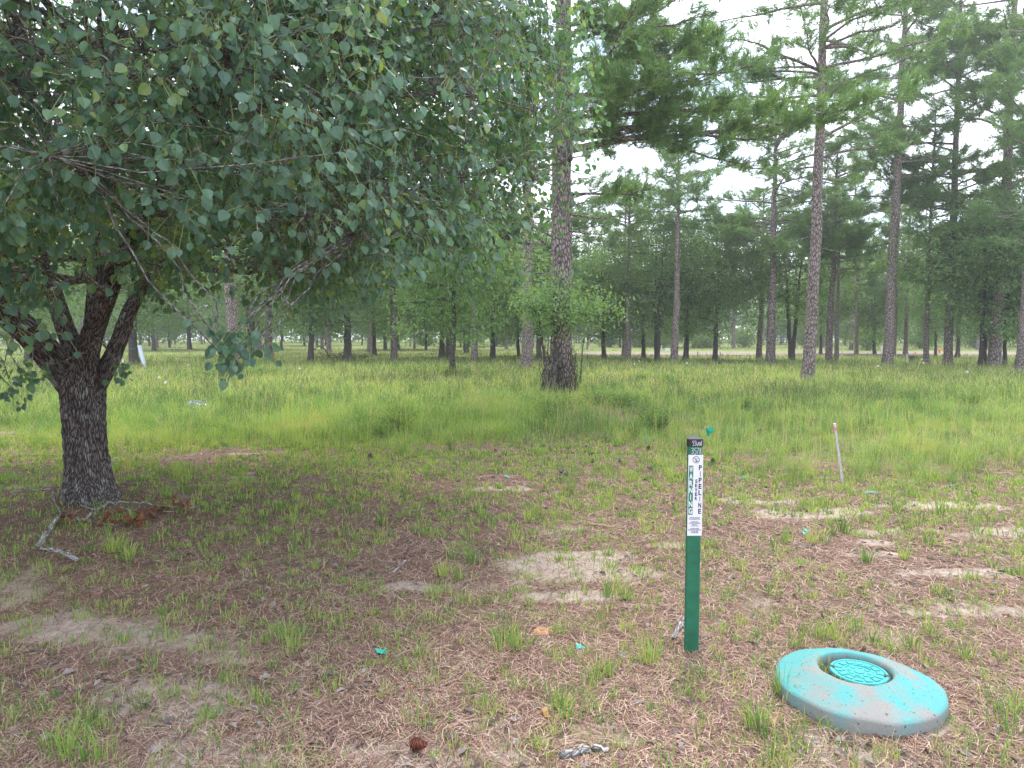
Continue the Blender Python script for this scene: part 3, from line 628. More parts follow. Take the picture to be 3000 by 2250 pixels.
def free(x, y, pts, r):
    return all((x-a)**2+(y-c)**2 > r*r for a, c in pts)
pts = [(o.location[0], o.location[1]) for o in SC.objects if o.type == 'EMPTY']; n_ = 0
FARL = {'fp': 'far-off bushy pine among the distant woods', 'fq': 'far-off tall pine with a clear trunk among the distant woods', 'fo': 'far-off dark broadleaf tree in the distant woods', 'fb': 'far-off light green broadleaf tree in the distant woods'}
while n_ < 165:
    y = gT.uniform(84, 175); x = gT.uniform(-.82, .82)*y
    if not free(x, y, pts, 3.6): continue
    pts.append((x, y)); n_ += 1; key = gT.choice(['fp', 'fq', 'fo', 'fb'], p=[.27, .2, .38, .15])
    s = gT.uniform(.75, 1.15); put(key, (x, y, float(gh(x, y))-.02), s, s*gT.uniform(.85, 1.1), FARL[key], {'fp': 'far bushy pines', 'fq': 'far tall pines', 'fo': 'far dark broadleaf trees', 'fb': 'far light broadleaf trees'}[key])
# middle-distance trees that close the view left of centre
for (x, y, key, lab) in [(-30, 44, 'oa', 'oak in the middle distance behind the pear crown'), (-22, 60, 'oc', 'twin-stemmed oak far behind the pear crown'), (-12, 62, 'oa', 'oak deep in the stand left of the brush pile'), (-4.5, 70, 'oc', 'twin-stemmed oak deep in the stand right of the brush pile'),
                         (-17, 50, 'pa', 'pine top hidden above the pear crown'), (-8, 48, 'pd', 'pine top rising behind the pear crown'), (3.5, 58, 'oa', 'oak filling the gap right of the middle pine'), (6.5, 50, 'ob', 'oak bush right of the middle pine beyond the ivy sapling'),
                         (7.5, 46, 'ps', 'small pine showing behind the pine boughs right of the middle pine'), (2.5, 42, 'pa', 'pine whose crown shows left of the middle pine')]:
    put(key, (x, y, float(gh(x, y))), 1.05, 1.0, lab)
# far woods closing the horizon
g = rng(80); mb = MB(); N = 95000; th = g.uniform(-.95, .95, N); d = g.uniform(176, 205, N); x = d*np.sin(th); y = d*np.cos(th)
hh = 9+13*fnoise(th*60, th*0, 3)+6*vnoise(th*60, th*0+7, .7); z = hh*g.random(N)**.75
X, Yv, Z = basis(g.normal(0, 1, (N, 3)), np.stack([0*x, -np.ones(N), .6+0*x], 1)+g.normal(0, .5, (N, 3)))
scatter(mb, DIA_V, DIA_F, np.stack([x, y, z], 1), X, Yv, Z, g.uniform(.6, 1.3, N), np.clip(.3+.6*vnoise(th*60, z, 1.3)+.3*(g.random(N)-.5), 0, 1))
tag(mb.obj('far_woods', M_oak), 'mass of distant woods closing the view behind the trees', 'woods', kind='stuff')

# ------------------------------------------------------------------ bushes and weeds
def bush(g, R, H, n, leaf, T=(OAK_V, OAK_F)):
    st, lf = MB(), MB()
    cp = np.stack([g.normal(0, R*.5, n), g.normal(0, R*.5, n), H*g.uniform(.2, 1, n)], 1)
    for q in cp[:40]: tube(st, smooth_path([A(q[0]*.2, q[1]*.2, -.03), q*A(.5, .5, .6), q], 6), np.linspace(.008, .003, 6), 4, cap=False)
    idx = np.repeat(np.arange(n), 7); N = len(idx); pos = cp[idx]+g.normal(0, .06*R/.4, (N, 3)); pos[:, 2] = np.maximum(pos[:, 2], .01)
    X, Yv, Z = basis(g.normal(0, 1, (N, 3)), A(0, -.3, .7)+g.normal(0, .6, (N, 3))); scatter(lf, T[0], T[1], pos, X, Yv, Z, leaf*g.uniform(.6, 1.2, N), g.random(N)); return st, lf
g = rng(90); a, c = bush(g, .6, .34, 130, .055); W1 = (a.mesh('stem', B_oak), c.mesh('foliage', M_brightoak))
a, c = bush(g, .35, .5, 130, .05); W2 = (a.mesh('stem', B_oak), c.mesh('foliage', M_brightoak))
a, c = bush(g, 1.6, 1.7, 380, .22, (DIA_V, DIA_F)); W3 = (a.mesh('stem', B_oak), c.mesh('foliage', M_brightoak))
def weed(W, x, y, s, label, group, name='weed', cat='plant', z=0.):
    P = gp(x, y, z); o = thing(name, label, cat, P, group, gT.uniform(0, 6)); o.scale = (s, s, s*gT.uniform(.8, 1.2))
    for nm, me in zip(('stem', 'foliage'), W):
        q = bpy.data.objects.new(nm, me); SC.collection.objects.link(q); q.parent = o
for x, y, s, lab in [(1745, 1185, .7, 'low leafy bramble just right of the middle pine base'), (1820, 1195, .65, 'low leafy bramble right of another beside the middle pine'), (1890, 1215, .55, 'low bramble at the right end of the patch by the middle pine'),
                     (1590, 1185, .7, 'small bramble in front of the vine tangle left side'), (1660, 1200, .6, 'small bramble directly in front of the vine tangle'), (1330, 1110, 1.1, 'bramble at the foot of the twiggy oak'),
                     (640, 1118, 1.4, 'grey-green bramble left of the pale barked pine base'), (730, 1112, 1.4, 'grey-green bramble right of the pale barked pine base'), (800, 1108, 1.2, 'bramble thinning out in the grass right of the pale barked pine')]:
    weed(W1, x, y, s, lab, 'brambles in the grass')
gg = rng(91)
for k in range(26):
    x, y = gg.uniform(450, 2950), gg.uniform(1085, 1290); weed(W2, x, y, gg.uniform(.3, .8), 'small light green leafy weed standing in the grass field', 'leafy weeds scattered in the grass field')
for k, (x, y, s) in enumerate([(1870, 1016, 1.1), (1940, 1017, 1.3), (1905, 1014, 1.2), (2075, 1018, 1.3), (2050, 1017, 1.), (2180, 1016, 1.2), (2540, 1024, 1.), (2700, 1019, 1.1), (2860, 1019, 1.2), (1480, 1012, 1.3), (1240, 1012, 1.1), (700, 1012, 1.2), (2380, 1016, 1.2), (1780, 1015, 1.)]):
    weed(W3, x, y, s, 'bright green bush growing beyond the sandy track', 'bushes beyond the track', 'bush', 'bush', .1)
# white wildflowers
def flower():
    r = thing('wildflower', 'white flower head on a thin stem standing in the grass', 'flower', (0, 0, 0), 'white wildflowers in the field')
    mb = MB(); tube(mb, [A(0, 0, 0), A(.01, 0, .25), A(0, .01, .48)], [.004, .003, .003], 5); mb.obj('stem', M_oak, r)
    mb = MB(); gq = rng(3); N = 40; d = nrm(gq.normal(0, 1, (N, 3))); X, Yv, Z = basis(d, gq.normal(0, 1, (N, 3)))
    scatter(mb, OAK_V, OAK_F, np.tile(A(0, 0, .5), (N, 1)), X, Yv, Z, .04, gq.random(N)); mb.obj('bloom', plain('white_petal', (.75, .74, .70), .7, .1), r); return r
F0 = flower()
fl = [(1454, 1062), (1416, 1058), (1858, 1098), (1872, 1088), (553, 1105), (879, 1120), (468, 1160), (487, 1182), (512, 1048), (2700, 1085), (2704, 1102), (2571, 1117), (2831, 1145), (1245, 1066), (2012, 1108)]
for k, (x, y) in enumerate(fl):
    P = gp(x, y)
    if k == 0: F0.location = P
    else: dup(F0, P, k*1.3, (1.1, 1.1, .9+.02*k))

# ------------------------------------------------------------------ grass
def field_grass():
    g = rng(100); mb = MB()
    N = 310000; yy = g.uniform(1003, 1420, N)**1.; d = 1.6*F_PX/(yy-985); x = g.uniform(-.82, .82, N)*(d+2.5); y = d
    tx, ty = x, y
    # gather blades into tussocks
    cl = g.integers(0, N, N); pull = (g.random(N) < .45) & (np.abs(d[cl]-d) < d*.3)
    x = np.where(pull, x, x); 
    gr = greenness(x, y); dens = fnoise(x, y, 2.3)*.9+vnoise(x, y, .35)*.5
    road = (y > 57) & (x > 6)
    k = (g.random(N) < gr*1.25) & (dens > .42 + .06*(vnoise(x, y, .9)-.3)) & ~(road & (y > 60) & (y < 79))
    # bare soil hollows
    x, y = x[k], y[k]; N = len(x); patch = fnoise(x+40, y, 4.5); p2 = fnoise(x, y+60, 1.6)
    e = y-field_edge(x)
    hgt = (.12+.29*g.random(N)**1.2)*(.65+.9*patch)*np.clip(.35+e/3.2, .3, 1)
    hgt *= 1-.55*np.exp(-(((x-b0[0])/1.2)**2+((y-b0[1]+1.)/1.5)**2))
    leftshort = np.exp(-(((x+5.0)/3.2)**2+((y-11.5)/2.6)**2)); hgt *= 1-.45*leftshort
    hgt *= np.where(y > 50, .7, 1)*(1-np.clip((x-1)/2, 0, 1)*.62*np.clip((18-y)/6, 0, 1)); hgt *= .55+.9*vnoise(x, y, .4)
    wdt = .0048*np.clip(y/11, .8, 5)*g.uniform(.7, 1.4, N)
    straw = g.random(N) < (.13+.22*(p2 > .52)+.12*(y > 20))
    tone = np.clip(.27+.95*(p2-.32)+.5*(vnoise(x, y, .55)-.5)+.35*(g.random(N)-.5)+.22*np.exp(-(((x+2.5)/5)**2+((y-12)/3.0)**2)) - .22*np.clip((y-14)/5, 0, 1)*(.5+vnoise(x, y, 6)), 0, .8)
    tone = np.where(straw, g.uniform(.8, 1, N), tone)
    blades(mb, np.stack([x, y, gh(x, y)-.01], 1), hgt, wdt, g.uniform(0, 6.28, N), g.uniform(.15, 1.1, N), tone, face=g.uniform(-.7, .7, N))
    # tussocks of long arching blades at the near edge
    C = 3300; yy = g.uniform(1075, 1440, C); d = 1.6*F_PX/(yy-985); cx = g.uniform(-.78, .78, C)*(d+2.5); cyy = d
    k = g.random(C) < np.clip(greenness(cx, cyy)*1.2+.04, 0, 1); cx, cyy = cx[k], cyy[k]
    man = [gp(px_, py_) for px_, py_ in [(2330, 1405), (2310, 1420), (2350, 1415), (1780, 1290), (1560, 1250), (1300, 1270), (1330, 1215), (2700, 1190), (1190, 1265), (900, 1250), (1400, 1310), (2150, 1290), (1000, 1280)]]
    cx = np.concatenate([cx, [m[0] for m in man]]); cyy = np.concatenate([cyy, [m[1] for m in man]]); C = len(cx)
    per = g.integers(25, 70, C); idx = np.repeat(np.arange(C), per); N = len(idx); az = g.uniform(0, 6.28, N); rr = g.random(N)*.07
    sz = np.concatenate([g.uniform(.14, .46, C-len(man)), np.full(len(man), .36)]); ct = np.clip(g.normal(.5, .22, C), .05, .85)
    x = cx[idx]+np.cos(az)*rr; y = cyy[idx]+np.sin(az)*rr
    blades(mb, np.stack([x, y, gh(x, y)-.01], 1), sz[idx]*g.uniform(.5, 1.15, N), .0034*np.clip(y/10, .8, 3)*g.uniform(.7, 1.2, N), az, g.uniform(.2, 1.35, N), np.where(g.random(N) < .1, .93, np.clip(ct[idx]+.2*(g.random(N)-.5), 0, .85)), face=az+np.pi/2)
    # tall thin seed stalks
    N = 4200; yy = g.uniform(1050, 1440, N); d = 1.6*F_PX/(yy-985); x = g.uniform(-.5, .76, N)*d; y = d; k = greenness(x, y) > .25; x, y = x[k], y[k]; N = len(x)
    blades(mb, np.stack([x, y, gh(x, y)], 1), g.uniform(.32, .72, N), .0036*np.clip(y/9, 1, 3), g.uniform(0, 6.28, N), g.uniform(0, .5, N), g.uniform(.72, .95, N), face=g.uniform(-.6, .6, N))
    tag(mb.obj('field_grass', M_grass), 'long green and straw-coloured grass covering the field', 'grass', kind='stuff')
field_grass()
def near_grass():
    g = rng(101); mb = MB()
    # sparse tufts in the litter
    C = 21000; d = g.uniform(1.5, 11.5, C); x = g.uniform(-.88, .88, C)*(d+1.0); y = d
    e = field_edge(x); nn = fnoise(x, y, 1.5); side = np.clip((y-e+5)/5, 0, 1)
    k = (y < e+1) & (nn + .14*side + .03*(x > 1) > .43) & (g.random(C) < .40+.4*side)
    k &= ~(((x-VC[0])**2+(y-VC[1])**2) < .355**2)
    x, y = x[k], y[k]
    man = [gp(px_, py_) for px_, py_ in [(1500, 1860), (1470, 1900), (1520, 1900), (1640, 2080), (1660, 2110), (1820, 1740), (1560, 1510), (1550, 1530), (830, 1870), (850, 1900), (1400, 1500), (1830, 1760), (1780, 1750), (1400, 1200), (2440, 1570), (2410, 1590), (2380, 1590), (2470, 1560), (2300, 1590), (2750, 1500),
          (200, 2220), (250, 2235), (150, 2200), (300, 2230), (210, 2190), (2950, 2130), (2970, 2090), (2230, 2140), (2240, 2170), (2260, 2230), (2210, 2120), (2450, 1880), (2520, 1850), (2400, 1870), (2670, 1900), (2720, 1860), (2820, 1930), (1750, 1990), (1780, 1980), (1900, 1950), (1910, 1930), (1330, 1640), (1300, 1690), (1350, 1700), (1380, 1650), (380, 1640), (350, 1610), (330, 1620), (870, 1590), (1120, 1540), (2650, 1640), (2540, 1650), (2290, 2040)]]
    nm = len(x); x = np.concatenate([x, [m[0] for m in man]]); y = np.concatenate([y, [m[1] for m in man]]); C = len(x)
    big = np.concatenate([g.uniform(.03, .10, nm)*g.uniform(.6, 1, nm), g.uniform(.11, .155, len(man))]); per = np.concatenate([g.integers(5, 22, nm), g.integers(26, 46, len(man))])
    idx = np.repeat(np.arange(C), per); N = len(idx); az = g.uniform(0, 6.28, N); rr = np.abs(g.normal(0, .035, N)); bx = x[idx]+np.cos(az)*rr; by = y[idx]+np.sin(az)*rr
    ct = np.clip(g.normal(.5, .15, C), .1, .8); tone = np.clip(ct[idx]+.25*(g.random(N)-.5), 0, .8); tone = np.where(g.random(N) < .2, g.uniform(.82, 1, N), tone)
    blades(mb, np.stack([bx, by, gh(bx, by)-.004], 1), big[idx]*g.uniform(.5, 1.3, N), .005*g.uniform(.7, 1.2, N)*np.clip(by/5, .8, 2), az, g.uniform(.05, .8, N), tone, face=g.uniform(-1, 1, N))
    # thin single blades everywhere and short yellowish sward on the left
    N = 20000; d = g.uniform(1.5, 11, N); x = g.uniform(-.88, .88, N)*(d+1.0); y = d; k = (fnoise(x+9, y, .7) > .44) & (y < field_edge(x)+1.5); x, y = x[k], y[k]; N = len(x)
    k = ~(((x-VC[0])**2+(y-VC[1])**2) < .355**2); x, y = x[k], y[k]; N = len(x)
    blades(mb, np.stack([x, y, gh(x, y)-.004], 1), g.uniform(.02, .075, N), .0032*np.clip(y/5, .8, 2), g.uniform(0, 6.28, N), g.uniform(.1, 1.2, N), np.where(g.random(N) < .4, g.uniform(.8, 1, N), g.uniform(.2, .7, N)), face=g.uniform(-1, 1, N))
    N = 42000; x = g.uniform(-13, -1.5, N); y = g.uniform(7.5, 14, N); k = (fnoise(x, y, 1.1) + .25*(y-9)/3 > .52) & (g.random(N) < .8); x, y = x[k], y[k]; N = len(x)
    blades(mb, np.stack([x, y, gh(x, y)-.004], 1), g.uniform(.03, .12, N), .0045, g.uniform(0, 6.28, N), g.uniform(.1, 1., N), np.clip(g.normal(.66, .12, N), 0, .95), face=g.uniform(-1, 1, N))
    tag(mb.obj('sparse_grass', M_grass), 'sparse green grass tufts growing through the pine straw', 'grass', kind='stuff')
near_grass()
def litter():
    g = rng(102); mb = MB(); N = 400000
    yy = g.uniform(1200, 2900, N); d = 1.6*F_PX/(yy-985); x = g.uniform(-.88, .88, N)*(d+1.0); y = d
    k = (g.random(N) < np.clip(.98-1.3*sandy(x, y), .14, 1)) & (y < field_edge(x)+3.5)
    k &= ~(((x-VC[0])**2+(y-VC[1])**2) < .35**2)
    x, y = x[k], y[k]; N = len(x); az = g.uniform(0, np.pi, N)*.9 + .6*fnoise(x, y, .9); Ln = g.uniform(.035, .19, N); c, s = np.cos(az), np.sin(az)
    bend = g.normal(0, .18, N)*Ln; wdt = .0027*np.clip(y/4, .9, 2.2); z0 = gh(x, y); lift = g.uniform(.002, .018, N)
    P = []
    for u, bb in ((-.5, 0), (0, 1), (.5, 0)):
        qx = x+c*Ln*u-s*bend*bb; qy = y+s*Ln*u+c*bend*bb; qz = gh(qx, qy)+lift*(.4+.6*bb)+.002
        P += [np.stack([qx-s*wdt/2, qy+c*wdt/2, qz], 1), np.stack([qx+s*wdt/2, qy-c*wdt/2, qz], 1)]
    v = np.stack(P, 1).reshape(-1, 3); o = np.arange(N)[:, None, None]*6
    f = (np.array([[0, 1, 3, 2], [2, 3, 5, 4]])[None]+o).reshape(-1, 4)
    mb.add(v, f, np.repeat(np.clip(g.normal(.55, .33, N), 0, 1), 2)); tag(mb.obj('pine_straw', M_litter), 'reddish brown pine needle straw lying on the sandy soil', 'litter', kind='stuff')
    mb = MB(); N = 6500; d = g.uniform(1.5, 10, N)**1.; x = g.uniform(-.88, .88, N)*(d+1.0); y = d; k = (fnoise(x+30, y, .9) > .50) | ((x-1.0)**2+(y-3.2)**2 < .35); x, y = x[k], y[k]; N = len(x)
    k = ~(((x-VC[0])**2+(y-VC[1])**2) < .355**2); x, y = x[k], y[k]; N = len(x)
    a = g.uniform(0, 6.28, N); X, Yv, Z = basis(np.stack([np.cos(a), np.sin(a), g.normal(0, .15, N)], 1), A(0, 0, 1)+g.normal(0, .35, (N, 3)))
    OV = OAK_V.copy(); OV[:, 2] *= 2.5; OV[:, 0] *= 1.1
    scatter(mb, OV, OAK_F, np.stack([x, y, gh(x, y)+.012], 1), X, Yv, Z, g.uniform(.022, .065, N), g.random(N))
    tag(mb.obj('leaf_litter', M_dead), 'curled grey and brown dead leaves strewn on the ground', 'litter', kind='stuff')
    # bark crumbs and sandy clods
    mb = MB(); N = 9000; d = g.uniform(2.1, 8, N); x = g.uniform(-.88, .88, N)*(d+1.0); y = d; X, Yv, Z = basis(g.normal(0, 1, (N, 3)), g.normal(0, 1, (N, 3)))
    k = ~(((x-VC[0])**2+(y-VC[1])**2) < .355**2)
    tv = A([1, 0, 0], [-1, 0, 0], [0, .7, 0], [0, -.7, 0], [0, 0, .5], [0, 0, -.5]); tf = [[0, 2, 4], [2, 1, 4], [1, 3, 4], [3, 0, 4], [2, 0, 5], [1, 2, 5], [3, 1, 5], [0, 3, 5]]
    scatter(mb, tv, tf, np.stack([x, y, gh(x, y)+.002], 1)[k], X[k], Yv[k], Z[k], (g.random(k.sum())**3*.010+.002), g.random(k.sum()))
    tag(mb.obj('bark_crumbs', M_litter), 'small bark crumbs and soil clods on the ground', 'litter', kind='stuff')
litter()
exec_objects = True
# ------------------------------------------------------------------ small objects
# marker post
def text_mesh(s, size, xscale=1.):
    c = bpy.data.curves.new('t', 'FONT'); c.body = s; c.size = size; c.align_x = 'CENTER'; c.align_y = 'CENTER'; c.offset = size*.034
    o = bpy.data.objects.new('t', c); SC.collection.objects.link(o); dg = bpy.context.evaluated_depsgraph_get(); dg.update()
    me = bpy.data.meshes.new_from_object(o.evaluated_get(dg)); bpy.data.objects.remove(o); bpy.data.curves.remove(c)
    v = np.zeros(len(me.vertices)*3); me.vertices.foreach_get('co', v); v = v.reshape(-1, 3)
    f = [list(p.vertices) for p in me.polygons]; bpy.data.meshes.remove(me); v[:, 0] *= xscale; return v, f
def marker():
    P0 = gp(2023, 1905); Yc = P0[1]; top = at(2029, 1284, Yc)[2] - P0[2]; W = 50/F_PX*Yc/ .93; h = top
    PX = lambda y: at(2026, y, Yc)[2] - P0[2]               # height of a photo row on the post
    yaw = math.atan2(P0[0], P0[1])
    root = thing('marker_post', 'three-sided green utility marker post with white warning decal and black cap', 'marker post', P0, rz=-yaw+math.radians(14))
    green = plain('green_plastic', (.014, .135, .07), .5, .28, .5, 14); white = plain('decal_white', (.74, .74, .80), .45, .03); black = plain('black_plastic', (.014, .014, .016), .5, .1)
    def prism(r_in, z0, z1, z1b=None, m=None, name=None, rad=.012, scale=1.):
        # rounded triangle, flat face towards -Y
        s = W*scale; tri = [A(-s/2, -s*.289), A(s/2, -s*.289), A(0, s*.577)]; pts = []
        for k in range(3):
            c = tri[k]; inw = -c/np.linalg.norm(c); cc = c+inw*rad*2
            a0 = math.atan2(c[1], c[0])
            for t in np.linspace(-1, 1, 7): pts.append(cc+rad*A(math.cos(a0+t*math.pi/3), math.sin(a0+t*math.pi/3)))
        pts = np.array(pts); n = len(pts); mb = MB(); z1b = z1 if z1b is None else z1b
        rings = []
        for z, zb, sc in ((z0, z0, 1), (z1-.003, z1b-.003, 1), (z1, z1b, .95)):
            zz = z + (zb-z)*(pts[:, 1]-pts[:, 1].min())/(np.ptp(pts[:, 1])); rings.append(np.c_[pts*sc, zz])
        v = np.concatenate(rings+[[[0, 0, (z1+z1b)/2]]]); f4 = [[r*n+k, r*n+(k+1) % n, (r+1)*n+(k+1) % n, (r+1)*n+k] for r in range(2) for k in range(n)]
        mb.add(v, f4); b = mb.n-len(v); mb.l.append(np.array([[2*n+k, 2*n+(k+1) % n, 3*n] for k in range(n)]).ravel()+b); mb.c.append(np.full(n, 3)); mb.t.append(np.full(n, .5)); mb.m.append(np.zeros(n))
        return mb.obj(name, m, root)
    prism(0, -.08, h-.012, m=green, name='post')
    cap = prism(0, PX(1306), h, h+.012, black, 'cap', scale=1.07)
    yf = -W*.289 - .0015; fw = W*.80
    def box(x0, x1, z0, z1, y0, y1, m, name, parent):
        v = [A(x, y, z) for x in (x0, x1) for y in (y0, y1) for z in (z0, z1)]; mb = MB(); mb.add(v, [[0, 1, 3, 2], [4, 6, 7, 5], [0, 4, 5, 1], [2, 3, 7, 6], [0, 2, 6, 4], [1, 5, 7, 3]]); return mb.obj(name, m, parent)
    za, zb = PX(1565), PX(1330)
    dec = box(-fw/2+.003, fw/2+.003, za, zb, yf, yf+.004, white, 'decal', root)
    # same decal wrapping the left face, a sliver of it shows
    yl = yf-.0008; D = W
    gx = -fw*.27; wg = fw*.30; zt, zbm = PX(1361), PX(1504)
    box(gx-wg/2, gx+wg/2, zbm, zt, yl, yf-.0001, plain('decal_green', (.015, .19, .09), .45, .05), 'green_band', dec)
    def word(s, x, z_top, z_bot, width, m, name, yy):
        n = len(s); pitch = (z_top-z_bot)/n; mb = MB()
        for k, ch in enumerate(s):
            v, f = text_mesh(ch, 1.); mn, mxx = v.min(0), v.max(0); sh = pitch*.82/(mxx[1]-mn[1]); sw = (width if ch != 'I' else width*.22)/(mxx[0]-mn[0])
            q = np.zeros_like(v); q[:, 0] = (v[:, 0]-(mn[0]+mxx[0])/2)*sw + x; q[:, 2] = (v[:, 1]-(mn[1]+mxx[1])/2)*sh + z_top-pitch*(k+.5); q[:, 1] = yy
            for ff in f: pass
            base = q; byk = {}
            for ff in f: byk.setdefault(len(ff), []).append(ff)
            for fs in byk.values(): mb.add(base, fs)
        return mb.obj(name, m, dec)
    word('WARNING', gx, zt-.002, zbm+.002, wg*.80, white, 'lettering', yl-.0006)
    word('PIPELINE', fw*.36, PX(1358), PX(1503), fw*.20, black, 'lettering', yf-.0006)
    word('SEWER', fw*.10, PX(1400), PX(1463), fw*.16, black, 'lettering', yf-.0006)
    lines = ['BEFORE DIGGING', 'IN THIS AREA CALL', '', 'BRUNSWICK', 'COUNTY UTILITIES', 'SEE W-2', '910-253-2655', '', 'AFTER HOURS,', 'EMERGENCIES & HOLIDAYS', '910-755-7921', '910-880-4998']
    mb = MB(); z = PX(1511); dz = (PX(1511)-PX(1558))/len(lines)
    for k, s in enumerate(lines):
        if not s: continue
        v, f = text_mesh(s, 1.); mn, mxx = v.min(0), v.max(0); sc_ = dz*.95; wdt = min((mxx[0]-mn[0])*sc_, fw*.86)/(mxx[0]-mn[0]); q = np.zeros_like(v)
        q[:, 0] = (v[:, 0]-(mn[0]+mxx[0])/2)*wdt+.003; q[:, 2] = v[:, 1]*sc_ + z-dz*(k+.5); q[:, 1] = yf-.0006; byk = {}
        for ff in f: byk.setdefault(len(ff), []).append(ff)
        for fs in byk.values(): mb.add(q, fs)
    mb.obj('lettering', black, dec)
    # no-digging symbol: ring, slash, small digger arm and bucket
    mb = MB(); r = fw*.24; cz = PX(1344); cx_ = .003+fw*.02; yy = yf-.0008
    t = np.linspace(0, 2*np.pi, 41)[:-1]; n = 40
    v = np.concatenate([np.c_[np.cos(t)*r+cx_, t*0+yy, np.sin(t)*r+cz], np.c_[np.cos(t)*r*.84+cx_, t*0+yy, np.sin(t)*r*.84+cz]]); mb.add(v, [[k, (k+1) % n, n+(k+1) % n, n+k] for k in range(n)])
    def bar(a, b_, w_):
        a, b_ = A(*a), A(*b_); d = nrm(b_-a); s = A(-d[1], d[0])*w_/2; q = [a-s, a+s, b_+s, b_-s]; mb.add([[p[0]*r+cx_, yy-.0002, p[1]*r+cz] for p in q], [[0, 1, 2, 3]])
    bar((-.62, .62), (.62, -.62), .16); bar((-.5, -.25), (.0, .3), .1); bar((0, .32), (.6, .25), .1); bar((-.2, -.55), (.2, -.35), .3)
    mb.obj('symbol', black, dec)
    # handwriting in paint pen
    def script(segs, x0, x1, z0, z1, yy, nm, par):
        mb = MB()
        for s in segs:
            K = np.array(s, float); Pp = smooth_path(np.c_[x0+K[:, 0]*(x1-x0), K[:, 0]*0+yy, z0+K[:, 1]*(z1-z0)], max(6, len(s)*4)); tube(mb, Pp, np.full(len(Pp), .0011), 5)
        mb.obj(nm, white, par)
    S = [(.8, .95), (.4, 1), (.1, .75), (.5, .5), (.8, .25), (.4, 0), (.1, .1)]
    sh = lambda L_, o, w_: [(a*w_+o, b_) for a, b_ in L_]
    yc = -W*.289*1.07-.0015
    script([sh(S, 0, .22), sh(S, .22, .2), sh([(0, .8), (.1, .15), (.5, 0), (.9, .4), (.95, .8)], .45, .18), sh([(.9, .65), (.4, .7), (.1, .35), (.4, .05), (.85, .3), (.9, .65), (.95, .05)], .66, .18), sh([(.5, 1), (.5, 0)], .86, .12)], -fw*.22, fw*.46, PX(1303), PX(1289), yc, 'handwriting', cap)
    script([sh([(.1, .9), (.6, 1), (.8, .75), (.35, .52), (.85, .3), (.6, .02), (.05, .1)], 0, .25), sh([(.85, 1), (.3, .95), (.2, .55), (.7, .55), (.8, .2), (.4, -.1), (.1, .0)], .26, .25), sh([(.05, .95), (.8, 1), (.5, .4), (.35, 0)], .5, .22),
            sh([(.8, .9), (.3, .95), (.3, .65), (.8, .35), (.6, .02), (.2, .1), (.3, .4), (.8, .75), (.8, .9)], .74, .22)], -fw*.28, fw*.44, PX(1327), PX(1310), yf-.0012, 'handwriting', root)
marker()

